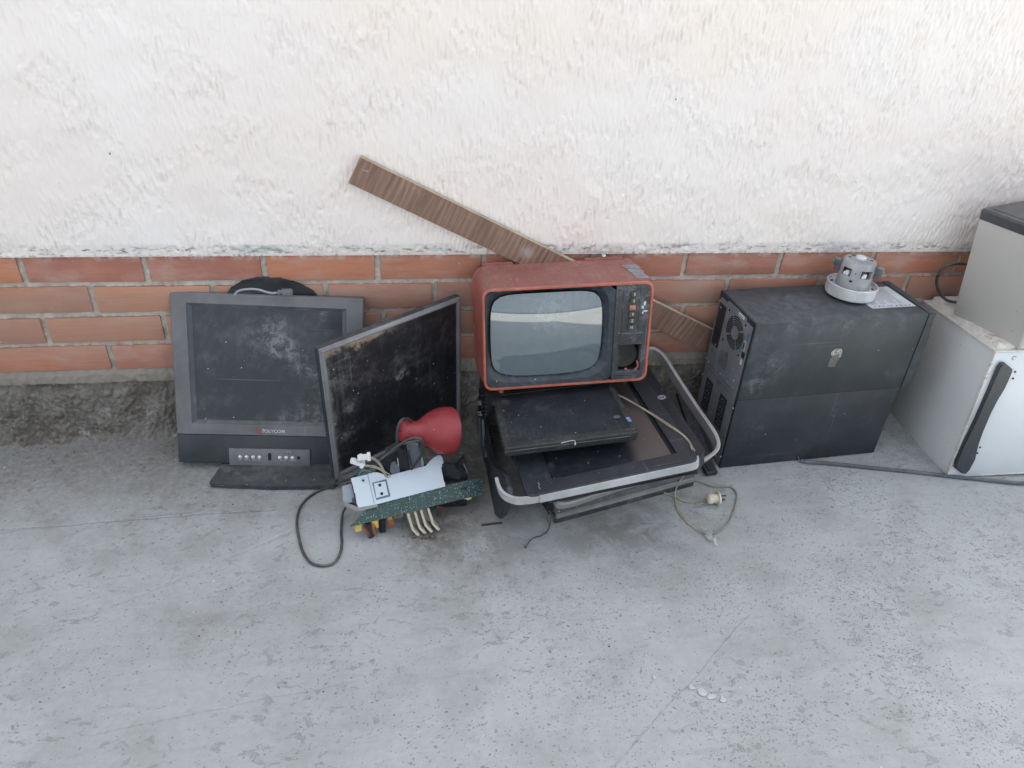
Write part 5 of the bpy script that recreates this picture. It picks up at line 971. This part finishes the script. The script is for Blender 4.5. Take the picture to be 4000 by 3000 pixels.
# body with cut window openings
bm = B(); seg = 64; rws = [(0.0432, 0.025), (0.0420, 0.040), (0.0418, 0.0560), (0.0418, 0.0600), (0.0418, 0.0800), (0.0418, 0.0830), (0.0400, 0.0940), (0.0385, 0.0965), (0.0360, 0.0980), (0.0140, 0.0990)]
loops = [[bm.verts.new((r_*math.cos(2*math.pi*k/seg), r_*math.sin(2*math.pi*k/seg), h_)) for k in range(seg)] for r_, h_ in rws]
def window(k):
    a = (360*(k+.5)/seg) % 360
    return any(abs((a-c+180) % 360-180) < w_ for c, w_ in ((197, 17), (266, 21), (118, 17), (58, 17)))
for i in range(len(loops)-1):
    for k in range(seg):
        if i == 3 and window(k): continue
        if i == 8 and any(abs((360*(k+.5)/seg-c+180) % 360-180) < 9 for c in ()): continue
        bm.faces.new((loops[i][k], loops[i][(k+1) % seg], loops[i+1][(k+1) % seg], loops[i+1][k]))
bm.faces.new(loops[-1]); bmesh.ops.solidify(bm, geom=bm.faces[:], thickness=0.0012); part('motor_can', bm, AL, mo)
bm = B(); lathe(bm, [(0.030, 0.030), (0.030, 0.092)], seg=32); part('stator', bm, dusty('stator_dark', (0.035, 0.03, 0.028), 0.5, 0.3, specks=0), mo)
for a in (195, 262):
    bm = B(); M = Matrix.Rotation(rad(a), 4, 'Z'); box(bm, 0.032, 0.0400, -0.003, 0.006, 0.0595, 0.0720, 0.001, M=M); box(bm, 0.038, 0.0415, -0.007, -0.003, 0.060, 0.068, 0.0005, M=M); part('brush_clip', bm, AL, mo)
bm = B(); M = Matrix.Rotation(rad(222), 4, 'Z'); box(bm, 0.0425, 0.0432, -0.0035, 0.0035, 0.0475, 0.0520, 0, M=M); part('square_hole', bm, HOLE, mo)
bm = B(); M = Matrix.Rotation(rad(229), 4, 'Z'); box(bm, 0.0415, 0.0424, -0.0015, 0.0015, 0.0690, 0.0715, 0, M=M); part('pin_hole', bm, HOLE, mo)
bm = B(); lathe(bm, [(0.0135, 0.0985), (0.0130, 0.1035), (0.0105, 0.1060), (0.0075, 0.1060), (0.0070, 0.1045), (0.001, 0.1045)], seg=32); part('bearing_cap', bm, AL, mo)
for a, r_ in ((100, .0055), (150, .0045), (330, .0045)):
    bm = B(); x = 0.026*math.cos(rad(a)); y = 0.026*math.sin(rad(a)); lathe(bm, [(r_, 0.0987), (r_*.6, 0.0990), (0.0003, 0.0990)], Matrix.Translation((x, y, 0)) @ Matrix.Diagonal((1.2, .85, 1, 1)), 16); part('top_hole', bm, HOLE, mo)
BH = dusty('brush_holder', (0.055, 0.062, 0.07), 0.5, 0.4, dcol=(0.3, 0.29, 0.26), specks=0)
for a in (143, 314):
    M = Matrix.Rotation(rad(a), 4, 'Z'); bm = B(); box(bm, 0.041, 0.0580, -0.0075, 0.0075, 0.070, 0.088, 0.001, M=M); box(bm, 0.041, 0.055, -0.006, 0.006, 0.060, 0.070, 0.001, M=M); h1 = part('brush_holder', bm, BH, mo)
    bm = B(); box(bm, 0.0580, 0.0630, -0.005, 0.005, 0.074, 0.085, 0.001, M=M); box(bm, 0.0450, 0.0600, -0.0078, 0.0078, 0.0865, 0.0890, 0.0004, M=M); part('brass_terminal', bm, dusty('terminal', (0.22, 0.22, 0.21), 0.4, 0.4, metallic=0.6, specks=0), h1)
# ================================================================ white enamel box with black handle, beige box on it
L7, R7 = (2.2967, -0.3389, 0.0), (-4.14, -2.06, -2.82)
wb = thing('enamel_oven', 'white enamelled metal oven on its end with long black handle', 'oven', L7, R7)
WE = dusty('white_enamel', (0.60, 0.63, 0.645), 0.30, 0.10, dcol=(0.46, 0.45, 0.42), top=0.25, specks=0.0, scratch=0.25, var=0.03, spec=0.5, bump=0.05)
def rusty(t, col):
    X, Y_, Z_ = t.xyz(); n = t.noise(38, 8, 0.75); nn = t.noise(7, 3, 0.5)
    f = t.mth('MULTIPLY', t.ramp(n, 0.50, 0.64), t.ramp(Y_, 0.30, 0.02)); f = t.mth('MULTIPLY', f, t.ramp(nn, 0.40, 0.55))
    col = t.mix(t.mth('MULTIPLY', f, 0.8), col, (0.26, 0.13, 0.06))
    return t.mix(t.mth('MULTIPLY', t.ramp(t.noise(90, 6, 0.7), 0.52, 0.68), 0.5), col, (0.34, 0.32, 0.27))
WR = dusty('chipped_enamel', (0.66, 0.64, 0.59), 0.4, 0.25, dcol=(0.40, 0.37, 0.31), top=0.3, specks=0.5, extra=rusty)
def marks(t, col):
    v = t.n('ShaderNodeTexVoronoi', {'feature': 'F1'}, Vector=t.mapv((1, 1, 2.2)), Scale=34.0); m = t.mth('MULTIPLY', t.ramp(v.outputs['Distance'], 0.10, 0.05), t.mth('GREATER_THAN', t.xyz(v.outputs['Color'])[0], 0.94)); return t.mix(t.mth('MULTIPLY', m, 0.8), col, (0.12, 0.12, 0.13))
WE2 = dusty('grey_enamel', (0.56, 0.565, 0.55), 0.28, 0.08, dcol=(0.42, 0.42, 0.40), top=0.2, specks=0, scratch=0.3, var=0.03, extra=marks)
WW, WD, WH = 0.55, 0.3045, 0.387
bm = B(); box(bm, 0, WW, 0.0008, WD, 0.002, WH, 0.003); part('side_shell', bm, WE2, wb)
bm = B(); box(bm, 0.0012, WW-.001, -0.004, 0.0006, 0.001, WH-0.002, 0.0018); part('door', bm, WE, wb)
bm = B(); prism(bm, [(-0.0025, -0.004, WH-0.004), (0.004, -0.0055, WH-.004), (0.004, -0.0055, 0.0), (-.0025, -.004, 0.0)], (0, 0.003, 0)) if False else None
bm = B(); box(bm, -0.0022, 0.0030, -0.0048, 0.0035, 0.0005, WH-0.001, 0.0010); box(bm, 0.003, WW, -0.0048, 0.0020, 0.0002, 0.0045, 0.0008); part('door_edge', bm, WR, wb)
bm = B(); box(bm, -0.004, WW, -0.006, WD+.002, WH-0.001, WH+0.0035, 0.0012); part('top_flange', bm, WR, wb)
bm = B(); o_ = rr(0.010, WW-.01, 0.004, WD-.006, 0.012, 4)
loft(bm, [at_z(o_, WH+.003), at_z(rr(0.013, WW-.013, 0.007, WD-.009, 0.012, 4), WH+.0165), at_z(rr(0.017, WW-.017, 0.011, WD-.013, 0.010, 4), WH+.0190), at_z(rr(0.036, WW-.036, 0.028, WD-.028, 0.01, 4), WH+.0180), at_z(rr(0.040, WW-.04, 0.032, WD-.032, 0.01, 4), WH+.0130)], False, True); part('raised_top', bm, WR, wb)
zh = lambda x, y: MATS[wb.name].inverted() @ PP(3750+x/3.016, 1350+y/3.016, MATS[wb.name] @ Vector((0, -0.005, 0)), (MATS[wb.name].to_3x3() @ Vector((0, -1, 0))))
zh6 = lambda x, y: zh((3300+x/1.3829-3750)*3.016, (750+y/1.3829-1350)*3.016)
hp_ = [zh6(830, 915), zh6(850, 912), zh6(893, 948), zh6(888, 970), zh6(855, 1045), zh6(805, 1115), zh6(762, 1185), zh6(730, 1280), zh6(705, 1350), zh6(687, 1430), zh6(662, 1490), zh6(640, 1512), zh6(620, 1510), zh6(580, 1478), zh6(590, 1450), zh6(640, 1340), zh6(700, 1215), zh6(760, 1080), zh6(812, 940)]
HB = dusty('black_handle', (0.024, 0.03, 0.034), 0.45, 0.18, dcol=(0.16, 0.17, 0.18), specks=0.1, scratch=0.3, streak=0.2)
bm = B(); prism(bm, [Vector((p.x, -0.0052, p.z)) for p in hp_], (0, -0.013, 0), 0.004, 3)
ce = sum((p for p in hp_), Vector())/len(hp_)
part('handle', bm, HB, wb)
for x, y in ((650, 310), (625, 388), (237, 1200), (206, 1268)):
    p = zh(x, y); bm = B(); cyl(bm, (p.x, -0.0045, p.z), (p.x, -0.0052, p.z), 0.0028, seg=12); part('screw_hole', bm, HOLE, wb)
for x, y in ((640, 145), (330, 825)):
    p = zh(x, y); bm = B(); pp = [(p.x+.0055*math.cos(a), -0.0050, p.z+.0045*math.sin(a)) for a in [rad(30+28*j) for j in range(10)]]; tube(bm, pp, .0007, 5, 2); part('drawn_mark', bm, plain('ink_grey', (0.2, 0.2, 0.2), 0.5), wb)
L8, R8 = (2.3266, -0.335, 0.4035), (-4.5, -6.0, 8.0)
bb = thing('beige_appliance', 'beige box appliance with dark grey top standing on the white oven', 'appliance', L8, R8)
BG = dusty('beige_shell', (0.47, 0.455, 0.425), 0.35, 0.08, dcol=(0.36, 0.35, 0.32), top=0.1, specks=0, scratch=0.25, var=0.03, extra=marks)
bm = B(); loft(bm, [at_z(rr(0.002, 0.300, 0.002, 0.216, 0.008, 4), 0.0), at_z(rr(0, 0.302, 0, 0.218, 0.009, 4), 0.003), at_z(rr(0, 0.302, 0, 0.218, 0.009, 4), 0.264)], True, True); part('shell', bm, BG, bb)
DG = dusty('dark_grey_lid', (0.05, 0.054, 0.06), 0.45, 0.15, specks=0, scratch=0.2)
bm = B(); loft(bm, [at_z(rr(-0.001, 0.303, -0.001, 0.219, 0.009, 4), 0.2642), at_z(rr(-0.001, 0.303, -.001, .219, .009, 4), 0.286), at_z(rr(0.003, 0.299, 0.003, 0.215, 0.008, 4), 0.291), at_z(rr(0.012, 0.290, 0.012, 0.206, 0.006, 4), 0.2915), at_z(rr(0.0135, 0.2885, 0.0135, 0.2045, 0.006, 4), 0.2895), at_z(rr(0.016, 0.286, 0.016, 0.202, 0.006, 4), 0.2895), at_z(rr(0.018, 0.284, 0.018, 0.200, 0.006, 4), 0.292)], False, True); part('lid', bm, DG, bb)
bm = B(); box(bm, 0.09, 0.15, 0.150, 0.162, 0.2921, 0.2926); part('slot', bm, HOLE, bb)
bc = thing('black_cable', 'black cable loop hanging behind the beige box by the bricks', 'cable', (2.24, -0.05, 0.42))
zk = lambda x, y, v=-0.06: PY(3550+x/2.6756, 780+y/2.6756, v)
bm = B(); tube(bm, [zk(720, 700), zk(650, 680), zk(600, 672), (zk(500, 668)), zk(415, 685), zk(345, 725), zk(303, 800), zk(292, 870), zk(312, 950), zk(350, 1010, -.065), zk(400, 1050, -.075), zk(460, 1068, -.09), zk(530, 1075, -.10)], 0.0042, 8); part('cord', bm, CABLE, bc, world=True)
gcb = thing('grey_cable', 'thick slate grey cable lying on the ground right of the dark box', 'cable', (2.0, -0.3, 0))
zg_ = lambda x, y, z=0.006: PZ(2650+x/1.7467, 950+y/1.7467, z)
zg2 = lambda x, y, z=0.006: PZ(3750+x/3.016, 1350+y/3.016, z)
bm = B(); tube(bm, [zg_(838, 1480), zg_(870, 1492), zg_(1000, 1500), zg_(1150, 1515), zg_(1300, 1530), zg_(1450, 1545), zg_(1600, 1560), zg_(1750, 1577), zg2(0, 1552), zg2(200, 1570), zg2(400, 1592), zg2(600, 1615), zg2(754, 1622), zg2(1000, 1615), zg2(1300, 1590)], 0.0052, 8); gcp = part('sheath', bm, dusty('slate_sheath', (0.060, 0.072, 0.085), 0.55, 0.25, specks=0.2), gcb, world=True)
bm = B(); tube(bm, [zg_(845, 1482), zg_(826, 1476, .008), zg_(818, 1462, .012), zg_(826, 1448, .016), zg_(845, 1452, .014)], .0014, 6); part('bare_core', bm, plain('core_brown', (0.10, 0.07, 0.05), 0.5), gcb, world=True)
bm = B(); tube(bm, [zg_(868, 1492, .0075), zg_(845, 1490, .007), zg_(825, 1482, .006)], .0020, 6); part('blue_core', bm, plain('core_blue', (0.08, 0.12, 0.25), 0.5), gcb, world=True)
# ================================================================ laminate plank leaning along the wall
pa_ = PY(1407, 615, -0.034); pb_ = PY(2772, 1284, -0.034); ux = (pb_-pa_).normalized(); uz = Vector((-ux.z, 0, ux.x)).normalized()
if uz.z < 0: uz = -uz
wd = (PY(1363, 716, -0.034)-pa_).length; Lk = (pa_.z-0.006)/(-ux.z)-0.01
Mk = Matrix(((ux.x, 0, uz.x, pa_.x), (ux.y, 1, uz.y, pa_.y), (ux.z, 0, uz.z, pa_.z), (0, 0, 0, 1)))
pk = thing('wooden_plank', 'brown wood grain laminate strip leaning diagonally against the white wall', 'plank', tuple(pa_), tuple(math.degrees(a) for a in Mk.to_euler()))
def wood_mat():
    t = T('wood_laminate'); X, Y_, Z_ = t.xyz()
    bnd = t.noise(1, 3, 0.6, t.mapv((13, 1, 1.6), rot=(0, 0.10, 0))); fine = t.noise(1, 6, 0.65, t.mapv((150, 10, 9), rot=(0, 0.10, 0)), 0.4)
    wv_ = t.n('ShaderNodeTexWave', {'wave_type': 'RINGS', 'rings_direction': 'Z'}, Vector=t.mapv((24, 1, 7), rot=(0, 0.10, 0)), Scale=0.9, Distortion=7.0, Detail=3.0, Detail_Scale=1.1).outputs['Fac']
    col = t.mix(t.ramp(bnd, 0.34, 0.64), (0.200, 0.110, 0.072), (0.275, 0.168, 0.118)); col = t.mix(t.ramp(wv_, 0.25, 0.8, 0, 0.5), col, (0.125, 0.082, 0.064)); col = t.mix(t.ramp(fine, 0.42, 0.70, 0, 0.75), col, (0.085, 0.056, 0.045))
    col = t.mix(t.ramp(t.noise(40, 6, 0.7), 0.55, 0.75, 0, 0.35), col, (0.30, 0.26, 0.23))
    m_ = t.mx(t.blobm((0.445, -0.003, -0.03), 0.028, 60, 0.40, 0.52), t.mth('MULTIPLY', t.blobm((0.66, -0.003, -0.052), 0.016, 70, 0.45, 0.55), 1)); col = t.mix(t.mth('MULTIPLY', m_, 0.55), col, (0.42, 0.39, 0.37))
    return t.out(col, 0.5, fine, 0.25, 0.0008)
bm = B(); box(bm, 0.0008, Lk-.02, 0.0008, 0.0180, -wd+.0006, 0.0006); part('chipboard_core', bm, dusty('chipboard', (0.42, 0.34, 0.24), 0.9, 0.2, sc=3, specks=0), pk)
WM_ = wood_mat()
bm = B(); box(bm, 0, Lk-.0195, 0, 0.0008, -wd, 0.0); part('laminate_face', bm, WM_, pk)
bm = B()
for dz in (0, -0.0028): tube(bm, [(0.016, 0.001, -0.021+dz), (0.0165, -0.0012, -0.021+dz), (0.026, -0.0014, -0.0185+dz), (0.0265, 0.001, -0.0185+dz)], .0004, 5, 3)
part('staple', bm, STEEL, pk)
# ================================================================ litter
sv_ = thing('plastic_sliver', 'thin dark sliver of plastic on the concrete by the board', 'debris', tuple(ZP(230, 1285)))
bm = B(); prism(bm, [ZP(197, 1295, .001), ZP(200, 1284, .001), ZP(300, 1272, .001), ZP(360, 1268, .001), ZP(362, 1276, .001), ZP(260, 1286, .001)], (0, 0, .003), .0006); part('sliver', bm, DARK, sv_, world=True)
zf_ = lambda x, y, z=0.001: PZ(2000+x/1.106, 1900+y/1.106, z)
FL = plain('paint_flake_white', (0.42, 0.44, 0.43), 0.6, var=0.1)
for i, (pts_, lab) in enumerate(((([(765, 862), (775, 855), (785, 866), (793, 875), (780, 880), (768, 880)]), 'leftmost small white paint flake in the foreground row'), ([(802, 880), (815, 870), (832, 878), (845, 893), (838, 905), (822, 908), (806, 898)], 'largest white paint flake in the foreground row'), ([(846, 905), (855, 898), (875, 900), (882, 910), (866, 918), (850, 922), (842, 912)], 'thin white paint flake between the two bigger flakes'), ([(898, 928), (905, 902), (916, 910), (928, 928), (912, 934)], 'pointed white paint flake at the right end of the row'), ([(606, 818), (616, 814), (624, 828), (614, 838)], 'lone white paint flake left of the foreground row'))):
    P = [zf_(*q) for q in pts_]; c_ = sum(P, Vector())/len(P)
    fl_ = thing('paint_flake', lab, 'paint flake', tuple(c_), (0, 0, 0), 'white paint flakes on the concrete')
    bm = B(); top_ = [p+Vector((0, 0, 0.0003+0.0007*random.random())) for p in P]; vs = [bm.verts.new(p) for p in top_]; cv = bm.verts.new(c_+Vector((0, 0, .0006)))
    for j in range(len(vs)): bm.faces.new((vs[j], vs[(j+1) % len(vs)], cv))
    bmesh.ops.subdivide_edges(bm, edges=bm.edges, cuts=2, fractal=0.8, along_normal=0.2, use_grid_fill=True); bmesh.ops.solidify(bm, geom=bm.faces[:], thickness=0.0006)
    for v in bm.verts: v.co.z = max(v.co.z, 0.0002)
    part('chip', bm, FL, fl_, world=True)
def scatter(name, label, n, m, fn, smin, smax, flat=0.5):
    bm = B()
    for k in range(n):
        p = fn(); s_ = smin+(smax-smin)*random.random()**3; blob(bm, (p[0], p[1], s_*flat*0.5), (s_*random.uniform(.7, 1.4), s_*random.uniform(.6, 1.1), s_*flat), 0.3)
    o = part(name, bm, m, None, ang=20); o['kind'] = 'stuff'; tag(o, label, 'debris'); return o
scatter('grit', 'grey concrete grit and small stones strewn along the foot of the wall', 900, dusty('grit_grey', (0.17, 0.155, 0.135), 0.9, 0.4, sc=3, specks=0), lambda: (random.uniform(-0.4, 2.6), -0.03-abs(random.gauss(0, 0.06))), 0.0010, 0.0055)
scatter('dark_grit', 'dark soil crumbs on the concrete in front of the scrap', 240, plain('soil_crumb', (0.05, 0.042, 0.035), 0.95), lambda: (random.gauss(1.0, 0.55), -0.2-abs(random.gauss(0, 0.26))), 0.0006, 0.0020)
scatter('pale_grit', 'pale lime crumbs scattered over the concrete yard', 260, plain('lime_crumb', (0.44, 0.43, 0.39), 0.9), lambda: (random.uniform(-0.2, 2.3), random.uniform(-1.2, -0.05)), 0.0006, 0.0030, 0.35)
